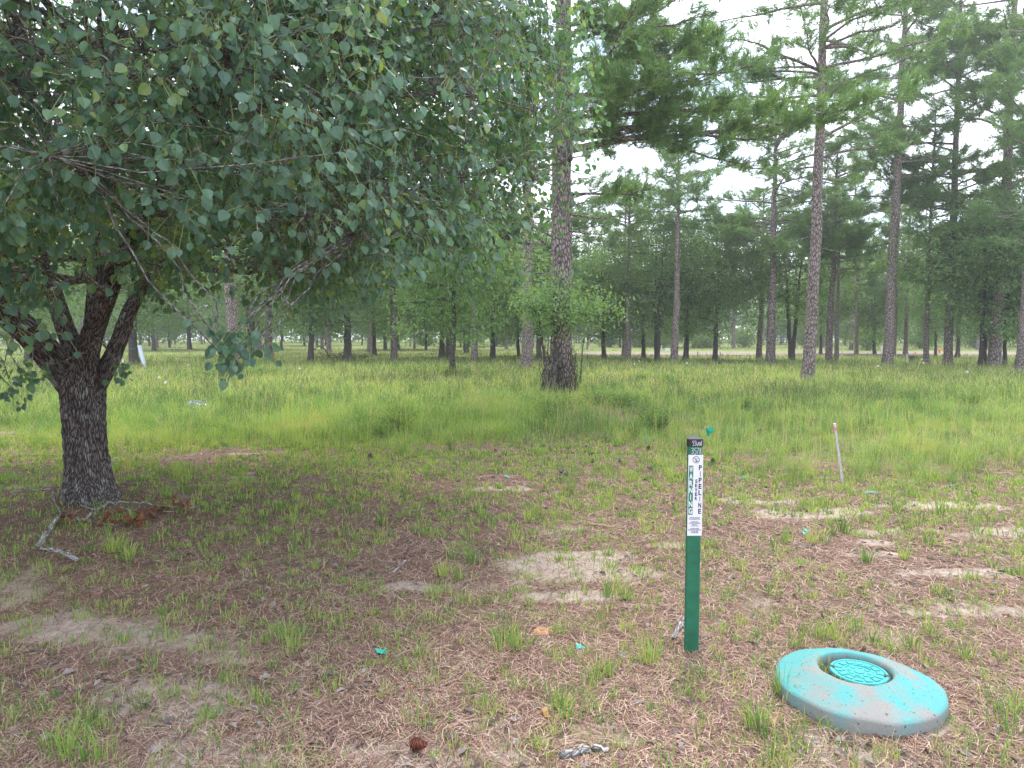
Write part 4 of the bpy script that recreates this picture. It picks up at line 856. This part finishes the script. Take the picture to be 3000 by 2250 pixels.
# valve box: painted concrete ring with an iron lid
def valve():
    c = VC; O = A(c[0], c[1], float(gh(c[0], c[1]))-.012); PUT = (-O[0], -O[1])
    root = thing('manhole_collar', 'round concrete collar splashed with turquoise paint in the lower right', 'utility cover', O)
    def lathe(prof, n=96, wobble=0.):
        mb = MB(); th = np.arange(n)*2*np.pi/n; prof = np.array(prof); m = len(prof); g_ = rng(6)
        R = prof[:, 0][:, None]*(1+wobble*(vnoise(np.cos(th)*3, np.sin(th)*3, .8)-.5)[None]) ; v = np.stack([R*np.cos(th), R*np.sin(th), np.repeat(prof[:, 1][:, None], n, 1)], -1)
        v[..., 2] += wobble*.15*(vnoise(v[..., 0], v[..., 1], .12)-.5)*.3
        i, j = np.meshgrid(np.arange(m-1), np.arange(n), indexing='ij'); j2 = (j+1) % n; mb.add(v.reshape(-1, 3), np.stack([i*n+j, i*n+j2, (i+1)*n+j2, (i+1)*n+j], -1).reshape(-1, 4)); return mb
    m, nt, b = mat('painted_concrete'); t = nt.nodes.new('ShaderNodeTexCoord'); v = t.outputs['Object']; n1 = noise(nt, v, 5.5, 4, .5); n2 = noise(nt, v, 160, 4, .7)
    conc = mixc(nt, n2, (.16, .16, .145), (.33, .325, .30)); teal = mixc(nt, n2, (.04, .27, .265), (.085, .40, .385))
    sp = nt.nodes.new('ShaderNodeSeparateXYZ'); nt.links.new(v, sp.inputs[0])
    gm = nt.nodes.new('ShaderNodeNewGeometry'); sn = nt.nodes.new('ShaderNodeSeparateXYZ'); nt.links.new(gm.outputs['Normal'], sn.inputs[0])
    up = ramp(nt, sn.outputs[2], [(.0, (.22, .22, .22)), (.75, (1, 1, 1))])
    f = math_(nt, 'ADD', n1, math_(nt, 'MULTIPLY', math_(nt, 'SUBTRACT', sp.outputs[1], math_(nt, 'MULTIPLY', sp.outputs[0], .6)), .28))
    fac = math_(nt, 'MULTIPLY', math_(nt, 'MULTIPLY', ramp(nt, f, [(.38, (0, 0, 0)), (.55, (1, 1, 1))]), up), math_(nt, 'ADD', .62, math_(nt, 'MULTIPLY', n2, .45)))
    pit = ramp(nt, noise(nt, v, 75, 2, .5), [(.28, (.35, .35, .33)), (.34, (1, 1, 1))])
    col = mixc(nt, fac, conc, teal); mm = nt.nodes.new('ShaderNodeMix'); mm.data_type = 'RGBA'; mm.blend_type = 'MULTIPLY'; mm.inputs['Factor'].default_value = 1; nt.links.new(col, mm.inputs['A']); nt.links.new(pit, mm.inputs['B'])
    nt.links.new(mm.outputs['Result'], b.inputs['Base Color']); b.inputs['Roughness'].default_value = .9
    bump(nt, b, math_(nt, 'ADD', n2, pit), .5, .004)
    Ro = .34
    mb = lathe([(Ro+.012, -.05), (Ro+.010, .062), (Ro+.006, .072), (Ro-.007, .079), (.29, .090), (.25, .104), (.21, .117), (.18, .124), (.166, .124), (.158, .118), (.154, .104), (.153, .01)], 160, .05)
    vv = mb.v[0]; vv[:, 1] += .035*np.clip((Ro-np.hypot(vv[:, 0], vv[:, 1]))/(Ro-.154), 0, 1); mb.obj('collar', m, root, smooth=True)
    soil = plain('hole_soil', (.035, .028, .023), 1, .4, .2, 40, .01); mb = lathe([(.001, .02), (.08, .03), (.154, .025)], 48); mb.obj('soil', soil, root).location = (0, .035, 0)
    paint = plain('lid_paint', (.04, .36, .345), .5, .15, .5, 30, .002); iron = plain('iron', (.035, .035, .035), .6, .3, .5, 40)
    lx, ly, lz = .022, .041, .100; lr = .124
    q = lathe([(lr+.006, lz-.035), (lr+.006, lz-.004), (lr-.002, lz-.004)], 64).obj('frame', iron, root); q.location = (lx, ly, 0)
    lid = lathe([(lr-.001, lz-.02), (lr, lz), (lr-.003, lz+.004), (lr-.012, lz+.004), (lr-.015, lz), (.0005, lz+.001)], 72).obj('lid', paint, root, smooth=False); lid.location = (lx, ly, 0)
    mb = MB()
    def blk(r0, r1, a0, a1, h=.0045, n=6):
        a = np.linspace(a0, a1, n); z0, z1 = lz-.001, lz+h; v = []
        for r in (r0, r1):
            for z in (z0, z1): v.append(np.c_[r*np.cos(a), r*np.sin(a), a*0+z])
        v = np.concatenate(v); I = lambda r, z, k: (r*2+z)*n+k; f = []
        for k in range(n-1): f += [[I(0, 1, k), I(0, 1, k+1), I(1, 1, k+1), I(1, 1, k)][::-1], [I(0, 0, k), I(0, 0, k+1), I(0, 1, k+1), I(0, 1, k)], [I(1, 0, k+1), I(1, 0, k), I(1, 1, k), I(1, 1, k+1)]]
        f += [[I(0, 0, 0), I(0, 1, 0), I(1, 1, 0), I(1, 0, 0)], [I(0, 0, n-1), I(1, 0, n-1), I(1, 1, n-1), I(0, 1, n-1)]]; mb.add(v, f)
    for k in range(14): a = k*2*np.pi/14; blk(.074, .1, a+.06, a+.38)
    for k in range(4): a = k*np.pi/2+.3; blk(.060, .068, a, a+1.15, n=10)
    for k in range(8): a = k*np.pi/4; blk(.034, .05, a, a+.45, .004)
    blk(.0, .022, 0, 6.28, .004, 24); q = mb.obj('pattern', paint, lid)
    mb = MB(); 
    for a in (-.5, 2.6): blk(lr-.022, lr-.002, a, a+.16, .0052)
    mb.obj('pick_hole', iron, lid)
    # grass growing in the gap
    g = rng(8); mb = MB(); N = 90; a = g.uniform(1.9, 4.3, N); r = g.uniform(.115, .148, N); cx_ = np.c_[r*np.cos(a)-.003, r*np.sin(a)+.035, a*0+.03]
    blades(mb, cx_, g.uniform(.05, .13, N), .003, g.uniform(0, 6.28, N), g.uniform(.1, .8, N), np.where(g.random(N) < .55, g.uniform(.85, 1, N), g.uniform(.2, .6, N)), face=g.uniform(-1, 1, N))
    o = mb.obj('grass_tuft', M_grass); o.location = O; tag(o, 'dry and green grass growing in the gap beside the turquoise iron lid', 'grass', kind='stuff')
valve()

# wooden stake with pink ribbon
def stake():
    b_ = gp(2468, 1413); tp = at(2445, 1241, b_[1]+.03) - b_; root = thing('survey_stake', 'weathered wooden stake leaning left with pink ribbon tied at its top', 'stake', b_)
    d = nrm(tp); Ln = np.linalg.norm(tp); q = Vector((d[0], d[1], d[2])).to_track_quat('Z', 'Y'); root.rotation_mode = 'QUATERNION'; root.rotation_quaternion = q
    def bx(w_, t_, z0, z1, taper=1.):
        mb = MB(); zs = np.linspace(z0, z1, 9); v = []
        for k, z in enumerate(zs): s = taper+(1-taper)*(k/8); v += [[-w_/2*s, -t_/2, z], [w_/2*s, -t_/2, z], [w_/2*s, t_/2, z], [-w_/2*s, t_/2, z]]
        n = len(zs); f = [[r*4+k, r*4+(k+1) % 4, (r+1)*4+(k+1) % 4, (r+1)*4+k] for r in range(n-1) for k in range(4)]+[[0, 3, 2, 1], [n*4-4, n*4-3, n*4-2, n*4-1]]; mb.add(v, f); return mb
    wd_ = plain('grey_wood', (.55, .53, .54), .9, .25, .2, 40, .002)
    bx(.056, .02, -.12, Ln).obj('shaft', wd_, root)
    pink = plain('pink_ribbon', (.85, .10, .28), .5, .1); 
    for z0, z1 in ((Ln-.052, Ln-.040), (Ln-.074, Ln-.06)): bx(.062, .026, z0, z1).obj('ribbon', pink, root)
    bx(.059, .023, Ln-.035, Ln+.001).obj('painted_tip', plain('pale_pink', (.72, .55, .66), .6, .05), root)
    mb = MB(); v = [[-.024, -.01, Ln-.066], [-.036, -.012, Ln-.060], [-.038, -.015, Ln-.069], [-.025, -.011, Ln-.073], [-.024, -.008, Ln-.066], [-.025, -.009, Ln-.073]]; mb.add(v, [[0, 1, 2, 3]]); mb.obj('knot', pink, root)
stake()

# green marking flags
teal1 = plain('flag_green', (.0, .42, .28), .4, .08); teal2 = plain('flag_pale', (.14, .52, .45), .4, .1)
def scrap(px_, py_, w_, h_, seed, label, m, stand=0., yaw=0.):
    g = rng(seed); P = gp(px_, py_); n = 9; u, v = np.meshgrid(np.linspace(-.5, .5, n), np.linspace(-.5, .5, n)); x = u*w_; y = v*h_*(1-.35*u)
    z = .006*np.sin(u*5+g.uniform(0, 6))+.006*np.sin(v*6+u*3+g.uniform(0, 6))+g.normal(0, .0025, u.shape)
    X_ = np.stack([x, y, z+.018], -1).reshape(-1, 3); i, j = np.meshgrid(np.arange(n-1), np.arange(n-1), indexing='ij'); k = i*n+j
    mb = MB(); mb.add(X_, np.stack([k, k+1, k+n+1, k+n], -1).reshape(-1, 4)); o = mb.obj('plastic_flag', m, loc=P); o.rotation_euler = (g.uniform(.0, .2), g.uniform(-.12, .12), yaw)
    s = o.modifiers.new('thick', 'SOLIDIFY'); s.thickness = .0012; tag(o, label, 'marking flag', 'turquoise marking flags lying about'); return o
scrap(1485, 1400, .055, .045, 1, 'small turquoise flag scrap lying in pine straw in mid photo', teal2)
scrap(2180, 1403, .105, .05, 2, 'flat turquoise flag lying in grass between marker post and stake', teal1, yaw=-.2)
scrap(2553, 1446, .12, .035, 3, 'narrow turquoise flag lying right of the wooden stake foot', teal2, yaw=-.5)
scrap(2357, 1563, .08, .05, 4, 'crumpled pale turquoise flag beside a grass tuft right of the marker post', teal2, yaw=.6)
scrap(2787, 1427, .07, .03, 5, 'faded turquoise flag scrap farthest to the right', teal2, yaw=.1)
scrap(1702, 1902, .06, .035, 6, 'bright turquoise flag scrap lying near the ant mound', teal2, yaw=.2)
scrap(1118, 1918, .05, .05, 7, 'dark green crumpled flag scrap in the lower centre left', teal1, yaw=.8)
# the standing flags
def flag(px_, py_, ph, pts_, label, m):
    P = gp(px_, py_); Yp = P[1]; root = thing('marking_flag', label, 'marking flag', P, 'standing marking flags'); mb = MB(); top = at(px_, ph, Yp)-P
    tube(mb, [A(0, 0, -.03), top*.5+A(.006, 0, 0), top], [.0014, .0014, .0014], 5); mb.obj('wire', plain('wire', (.3, .3, .3), .4, .1, metal=.6), root)
    q = [at(x, y, Yp+.01*k)-P for k, (x, y) in enumerate(pts_)]; mb = MB(); c = sum(q)/len(q)+A(0, -.015, 0); n = len(q); mb.add(q+[c], [[k, (k+1) % n, n] for k in range(n)]); o = mb.obj('pennant', m, root); s = o.modifiers.new('t', 'SOLIDIFY'); s.thickness = .001
flag(2076, 1330, 1255, [(2067, 1254), (2091, 1251), (2089, 1262), (2076, 1279), (2071, 1276)], 'bright green flag standing just right behind the marker post top', teal1)
flag(1892, 1305, 1272, [(1892, 1272), (1895, 1284), (1893, 1297), (1888, 1292), (1889, 1280)], 'pale folded turquoise flag standing among pine cones left of the marker post', teal2)

# pine cones
def cone():
    g = rng(12); mb = MB(); core = [A(0, 0, .005), A(0, 0, .02), A(0, 0, .05), A(0, 0, .075), A(0, 0, .085)]; tube(mb, core, [.008, .016, .018, .011, .003], 8)
    N = 90; k = np.arange(N); a = k*2.39996; t = k/N; z = .008+.075*t; R = .014*(1-t)**.5+.004; d = np.c_[np.cos(a), np.sin(a), .15+.9*t]; X, Yv, Z = basis(d, np.tile(A(0, 0, 1), (N, 1)))
    tv = A([-.25, 0, 0], [.25, 0, 0], [.42, .75, .05], [0, 1, .22], [-.42, .75, .05], [0, .6, -.12]); tf = [[0, 1, 5], [1, 2, 5], [2, 3, 5], [3, 4, 5], [4, 0, 5], [0, 4, 3], [0, 3, 2], [0, 2, 1]]
    scatter(mb, tv, tf, np.c_[np.cos(a)*R*.5, np.sin(a)*R*.5, z], X, Yv, Z, .030*(1-.55*t), g.random(N)); return mb
mc = cone(); M_cone = leafmat('cone_scales', [(0, (.06, .05, .045)), (.7, (.19, .155, .14)), (1, (.38, .33, .30))], 0, .8, .3); cmesh = mc.mesh('pine_cone', M_cone)
M_cone2 = leafmat('fresh_cone_scales', [(0, (.12, .035, .025)), (1, (.33, .13, .08))], 0, .8, .3)
cs = [(1240, 1355, 1), (1295, 1350, 1), (1210, 1310, 1), (1590, 1365, 1), (1725, 1305, 1), (1785, 1345, 1), (1410, 1525, 1), (1475, 1540, 1), (1815, 1450, 1), (1885, 1285, 1), (1990, 1365, 1), (2025, 1315, 1), (2110, 1285, 1), (1960, 1160, 1), (2025, 1505, 1), (1005, 1385, 1), (185, 1430, 1), (1600, 1410, 1), (1640, 1450, 1),
      (1130, 1230, 2), (1440, 1445, 2), (200, 1450, 2), (490, 1250, 2), (340, 1370, 2), (2075, 1340, 2), (2100, 1085, 2), (520, 1245, 2), (60, 1150, 2), (90, 1180, 2)]
for k, (x, y, o_) in enumerate(cs):
    X0 = 1000 if o_ == 1 else 2000; q = gp(X0+x/2.212, 700+y/2.212); o = bpy.data.objects.new('pine_cone', cmesh); SC.collection.objects.link(o); gq = rng(300+k)
    o.location = q+A(0, 0, .03); o.rotation_euler = (math.pi/2+gq.normal(0, .3), 0, gq.uniform(0, 6.28)); s = gq.uniform(.75, 1.); o.scale = (s, s, s); tag(o, 'dark grey pine cone lying on the ground between the middle pine and the marker post', 'pine cone', 'grey pine cones on the ground')
o = bpy.data.objects.new('pine_cone', cone().mesh('pine_cone', M_cone2)); SC.collection.objects.link(o); o.location = gp(1205, 2202)+A(0, 0, .03); o.rotation_euler = (1.3, .3, 1.); o.scale = (.85,)*3; tag(o, 'reddish brown open pine cone at the bottom of the photo', 'pine cone')

# sticks
def branch_px(name, paths, label, m, leaves=None, cat='branch', dz=.02):
    O = gp(*paths[0][0][0]); root = thing(name, label, cat, O) if leaves is not None else None; mb = MB()
    for pts_, r0, r1 in paths:
        K = np.array([gp(x, y)+A(0, 0, dz+(h if False else 0)) for x, y in pts_]) - O; P = smooth_path(K, max(8, len(K)*6)); gq = rng(int(abs(pts_[0][0]))); P[1:-1] += gq.normal(0, r0*.35, (len(P)-2, 3)); tube(mb, P, np.linspace(r0, r1, len(P))*(1+.12*gq.normal(0, 1, len(P))), 8)
    if leaves is None: o = mb.obj(name, m, loc=O); return tag(o, label, cat)
    mb.obj('wood', m, root); lm = MB(); gq = rng(44); L_ = []
    for x, y, n, s in leaves:
        for _ in range(n): L_.append(gp(x+gq.normal(0, s), y+gq.normal(0, s*.3))+A(0, 0, gq.uniform(.02, .07))-O)
    L_ = np.array(L_); N = len(L_); X, Yv, Z = basis(gq.normal(0, 1, (N, 3))+A(0, 0, -.6), gq.normal(0, 1, (N, 3))); LV = LEAF_V.copy(); LV[:, 2] *= 3; LV[:, 0] *= .75
    scatter(lm, LV, LEAF_F, L_, X, Yv, Z, gq.uniform(.04, .065, N), gq.random(N)); lm.obj('dead_foliage', M_brown, root)
branch_px('fallen_branch', [([(114, 1603), (140, 1565), (173, 1525), (207, 1532), (240, 1529), (285, 1505), (325, 1477), (422, 1481), (494, 1491), (600, 1493)], .019, .005), ([(181, 1527), (175, 1502), (154, 1462), (158, 1437)], .010, .004), ([(282, 1505), (278, 1500), (236, 1485), (194, 1460), (150, 1448)], .009, .004),
                            ([(262, 1487), (274, 1450), (280, 1430)], .005, .002), ([(325, 1477), (380, 1500), (440, 1508), (560, 1500)], .006, .003), ([(240, 1529), (300, 1540), (350, 1545)], .006, .003)],
          'pale lichen-covered dead branch with rusty brown leaves lying by the pear trunk', B_deadwood, [(205, 1532, 10, 12), (305, 1540, 12, 22), (340, 1515, 8, 20), (395, 1540, 22, 14), (415, 1520, 12, 12), (450, 1508, 12, 20), (500, 1500, 10, 22), (545, 1497, 8, 18), (540, 1437, 2, 6), (500, 1465, 2, 5)])
branch_px('stick', [([(120, 1614), (169, 1622), (224, 1646)], .012, .018)], 'short pale lichened stick below the dead branch at the left', B_deadwood, cat='stick')
branch_px('log', [([(1648, 2226), (1680, 2220), (1715, 2210), (1778, 2210)], .017, .010)], 'short weathered grey log at the bottom centre of the photo', B_deadwood, cat='log')
branch_px('stick', [([(1722, 1540), (1760, 1545), (1800, 1552)], .010, .008)], 'short tan stick lying left of the marker post', plain('tan_wood', (.42, .30, .18), .9, .2, .2, 30), cat='stick')
branch_px('stick', [([(1035, 1362), (1052, 1368), (1075, 1372)], .012, .008), ([(1040, 1364), (1046, 1350), (1050, 1345)], .008, .005)], 'small forked grey stick on the straw at the grass edge', B_deadwood, cat='stick')
branch_px('stick', [([(1320, 1340), (1345, 1340), (1382, 1338)], .006, .004), ([(1345, 1340), (1325, 1322)], .004, .003)], 'thin forked twig in front of the grass edge', B_deadwood, cat='stick')
branch_px('stick', [([(1150, 1685), (1172, 1665), (1190, 1648)], .006, .004)], 'short pale twig lying left of centre in the foreground', B_deadwood, cat='stick')
branch_px('stick', [([(1592, 2094), (1600, 2104), (1606, 2112)], .010, .008)], 'small orange-brown wood chip below the ant mound', plain('orange_wood', (.45, .26, .12), .9, .25, .2, 30), cat='wood chip')
branch_px('stick', [([(1972, 1880), (1990, 1845), (2002, 1828)], .011, .014)], 'weathered grey stick leaning by the foot of the marker post', B_deadwood, cat='stick')
branch_px('stick', [([(60, 1335), (90, 1338), (118, 1334)], .010, .007)], 'grey stick lying left of the pear trunk', B_deadwood, cat='stick')
branch_px('stick', [([(325, 1360), (335, 1352), (347, 1342)], .016, .008)], 'brown upturned stub just right of the pear trunk', B_deadwood, cat='stick')
branch_px('stick', [([(30, 1446), (100, 1441), (180, 1437)], .008, .005)], 'long thin grey twig left of the pear trunk base', B_deadwood, cat='stick')
b_ = gp(2575, 1078, .12)
branch_px('stick', [([(2583, 1072), (2605, 1062), (2622, 1056)], .04, .03)], 'pale stick propped at the foot of the leaning plated pine', B_deadwood, cat='stick', dz=.25)

# ant mound
q = gp(1589, 1853); mb = MB(); n = 32; th = np.arange(n)*2*np.pi/n; pr = [(.062, -.01), (.052, .005), (.036, .014), (.024, .019), (.014, .012), (.005, .006)]; g = rng(15)
v = np.array([[r*(1+.12*g.normal())*math.cos(t)*1.1, r*(1+.12*g.normal())*math.sin(t), z+g.normal(0, .0018)] for r, z in pr for t in th]); i, j = np.meshgrid(np.arange(len(pr)-1), np.arange(n), indexing='ij'); j2 = (j+1) % n
mb.add(v, np.stack([i*n+j, i*n+j2, (i+1)*n+j2, (i+1)*n+j], -1).reshape(-1, 4)); tag(mb.obj('ant_mound', plain('orange_sand', (.50, .27, .15), 1, .2, .1, 60, .004), loc=q), 'small crater-shaped mound of orange sand in the foreground', 'ant mound')

# crumpled black plastic in the grass at the left
q = gp(577, 1205); g = rng(16); n = 26; u, v_ = np.meshgrid(np.linspace(-.5, .5, n), np.linspace(-.5, .5, n)); rr = np.clip(1-(u**2+v_**2)*3.6, 0, 1)
z = rr**.6*.16 + .05*(vnoise(u*8, v_*8, .6)-.5)+.07*np.abs(vnoise(u*9+3, v_*3, .5)-.5)*rr + g.normal(0, .006, u.shape); X_ = np.stack([u*.62, v_*.45, z+.05], -1).reshape(-1, 3); i, j = np.meshgrid(np.arange(n-1), np.arange(n-1), indexing='ij'); k = i*n+j
mb = MB(); mb.add(X_, np.stack([k, k+1, k+n+1, k+n], -1).reshape(-1, 4)); m = plain('black_sheeting', (.10, .12, .14), .22, .5, .8, 14); o = mb.obj('plastic_sheet', m, loc=q); tag(o, 'crumpled shiny dark plastic sheeting lying in the bright grass on the left', 'plastic sheet')

# white tube and thin stakes
def post_px(x, yb, yt, wpx, label, m, name='survey_stake', cat='stake', lean=0., zb=.2, cap=None, group=None):
    b_ = gp(x, yb, zb); h = (yb-yt)/F_PX*b_[1]+zb; w_ = wpx/F_PX*b_[1]; mb = MB(); v = []; dx = lean/F_PX*b_[1]
    for z, s in ((-.05, 1), (h*.97, 1), (h, .8)): v += [[-w_/2*s+dx*z/h, -w_*.35*s, z], [w_/2*s+dx*z/h, -w_*.35*s, z], [w_/2*s+dx*z/h, w_*.35*s, z], [-w_/2*s+dx*z/h, w_*.35*s, z]]
    f = [[r*4+k, r*4+(k+1) % 4, (r+1)*4+(k+1) % 4, (r+1)*4+k] for r in range(2) for k in range(4)]+[[8, 9, 10, 11]]; mb.add(v, f); return tag(mb.obj(name, m, loc=b_), label, cat, group)
wht = plain('white_stake', (.62, .60, .56), .8, .1); tubem = plain('pale_plastic', (.55, .62, .72), .4, .05)
def whitetube():
    b_ = gp(425, 1072, .1); mb = MB(); r = 11/F_PX*b_[1]/2; h = 66/F_PX*b_[1]; dx = -15/F_PX*b_[1]
    n = 20; th = np.arange(n)*2*np.pi/n; v = []
    for rr, z in ((r, 0), (r, h), (r*.88, h), (r*.88, h*.6)): v.append(np.c_[rr*np.cos(th)+dx*z/h, rr*np.sin(th), 0*th+z])
    f = [[k*n+a, k*n+(a+1) % n, (k+1)*n+(a+1) % n, (k+1)*n+a] for k in range(3) for a in range(n)]; mb.add(np.concatenate(v), f); tag(mb.obj('plastic_tube', tubem, smooth=True, loc=b_), 'pale blue-white plastic tube leaning left just behind the pear tree', 'tube')
whitetube()
post_px(361, 1080, 1052, 4, 'thin white stake between the pear trunk and the pale leaning tube', wht, zb=.1)
post_px(2659, 1057, 1036, 4, 'short pale stake leaning left beside the dark utility box', wht, lean=-3)
post_px(2681, 1042, 1031, 3, 'orange stake standing behind the dark utility box', plain('orange_paint', (.8, .30, .05), .6, .1))
post_px(2466, 1043, 1030, 3, 'small pale stake right of the close pair of pines', wht)
post_px(2110, 1046, 1032, 3, 'small pale stake right of the pale trunked oak behind the post', wht)
post_px(2044, 1044, 1030, 3, 'small pale stake left of the pale trunked oak behind the post', wht)
post_px(1725, 1027, 1013, 3, 'small white stake at the left end of the sandy track', wht)
post_px(1938, 1027, 1012, 3, 'small white stake between the black trunked oak and slender pine', wht)
post_px(2342, 1022, 1014, 3, 'white stake far beyond the twin-stemmed oak', wht)
post_px(1191, 1012, 1000, 4, 'pale far stake in the gap left of the twiggy oak', wht)
post_px(2583, 1028, 1013, 3, 'white far stake just left of the leaning plated pine', wht)
# dark utility box
b_ = gp(2673, 1056, .1); w_ = 17/F_PX*b_[1]; h_ = 13/F_PX*b_[1]+.1; root = thing('utility_box', 'small dark utility box with a lighter lid beside the track on the right', 'utility box', b_)
def boxm(x0, x1, y0, y1, z0, z1):
    mb = MB(); v = [A(x, y, z) for x in (x0, x1) for y in (y0, y1) for z in (z0, z1)]; mb.add(v, [[0, 1, 3, 2], [4, 6, 7, 5], [0, 4, 5, 1], [2, 3, 7, 6], [0, 2, 6, 4], [1, 5, 7, 3]]); return mb
boxm(-w_/2, w_/2, -w_/2, w_/2, 0, h_).obj('body', plain('dark_box', (.05, .06, .05), .6, .2), root); boxm(-w_*.54, w_*.54, -w_*.54, w_*.54, h_+.002, h_+.05).obj('lid', plain('grey_lid', (.25, .27, .25), .6, .1), root)
# orange hydrant-like object far away
b_ = gp(2752, 1036, 0.); mb = MB(); tube(mb, [A(0, 0, 0), A(0, 0, .3), A(0, 0, .42), A(0, 0, .46)], [.08, .08, .10, .04], 12); tube(mb, [A(-.15, 0, .3), A(.6, 0, .28)], [.04, .04], 8); tube(mb, [A(.6, 0, 0), A(.6, 0, .36)], [.07, .05], 8); tag(mb.obj('pipe_fitting', plain('orange_metal', (.75, .20, .04), .5, .1), loc=b_), 'small orange pipe fitting far beyond the track on the right', 'pipe')
b_ = gp(1955, 1026, .1); tag(boxm(-.25, .25, -.2, .2, 0, .35).obj('utility_box', plain('white_box', (.7, .7, .68), .6, .05), loc=b_), 'tiny white utility box beyond the track left of the slender pine', 'utility box')

# brush pile
b_ = gp(1010, 1052, .1); g = rng(17); mb = MB()
for _ in range(90):
    c = A(g.normal(0, 1.1), g.normal(0, .5), abs(g.normal(.15, .15))); a = g.uniform(0, 6.28); Ln = g.uniform(.5, 1.7); d = A(math.cos(a), math.sin(a)*.5, g.normal(0, .25)); K = [c-d*Ln/2, c+g.normal(0, .12, 3), c+d*Ln/2+A(0, 0, g.uniform(0, .4))]; tube(mb, smooth_path(K, 9), np.linspace(.02, .006, 9), 5)
tube(mb, smooth_path([A(-1., 0, .1), A(-1.3, 0, .7), A(-1.7, 0, .95), A(-2.1, 0, .75)], 14), np.linspace(.05, .02, 14), 7)
tag(mb.obj('brush_pile', B_oak, loc=b_), 'low heap of dead dark branches at the foot of the black trunked oak', 'brush pile')
ORD = 'first second third fourth fifth sixth seventh eighth ninth tenth eleventh twelfth thirteenth fourteenth fifteenth sixteenth seventeenth eighteenth nineteenth twentieth twenty-first twenty-second twenty-third twenty-fourth twenty-fifth twenty-sixth twenty-seventh twenty-eighth twenty-ninth thirtieth'.split()
def by_place(group, what):
    L_ = [o for o in SC.objects if o.get('group') == group]; L_.sort(key=lambda o: o.location[0]/o.location[1])
    for k, o in enumerate(L_): o['label'] = what % ORD[k] if k < len(L_)-1 else what.replace('%s from the left', 'the rightmost') % ()
by_place('grey pine cones on the ground', 'dark grey pine cone lying on the straw, %s from the left of the scattered cones')
by_place('leafy weeds scattered in the grass field', 'small light green leafy weed in the grass field, %s from the left of its kind')
by_place('bushes beyond the track', 'bright green bush beyond the sandy track, %s from the left of the bushes')
by_place('white wildflowers in the field', 'white flower head on a thin stem in the field, %s from the left')
mb = boxm(-260, 260, -70, 430, -3, 60)
hz = bpy.data.materials.new('haze'); hz.use_nodes = True; hn = hz.node_tree; hn.nodes.clear(); ho = hn.nodes.new('ShaderNodeOutputMaterial'); pv = hn.nodes.new('ShaderNodeVolumePrincipled')
pv.inputs['Color'].default_value = (.95, .97, 1, 1); pv.inputs['Density'].default_value = .0014; pv.inputs['Anisotropy'].default_value = .5; hn.links.new(pv.outputs[0], ho.inputs['Volume'])
tag(mb.obj('haze', hz), kind='stuff'); cy.volume_bounces = 0
print('faces', sum(len(o.data.polygons) for o in SC.objects if o.type == 'MESH'), len(SC.objects))
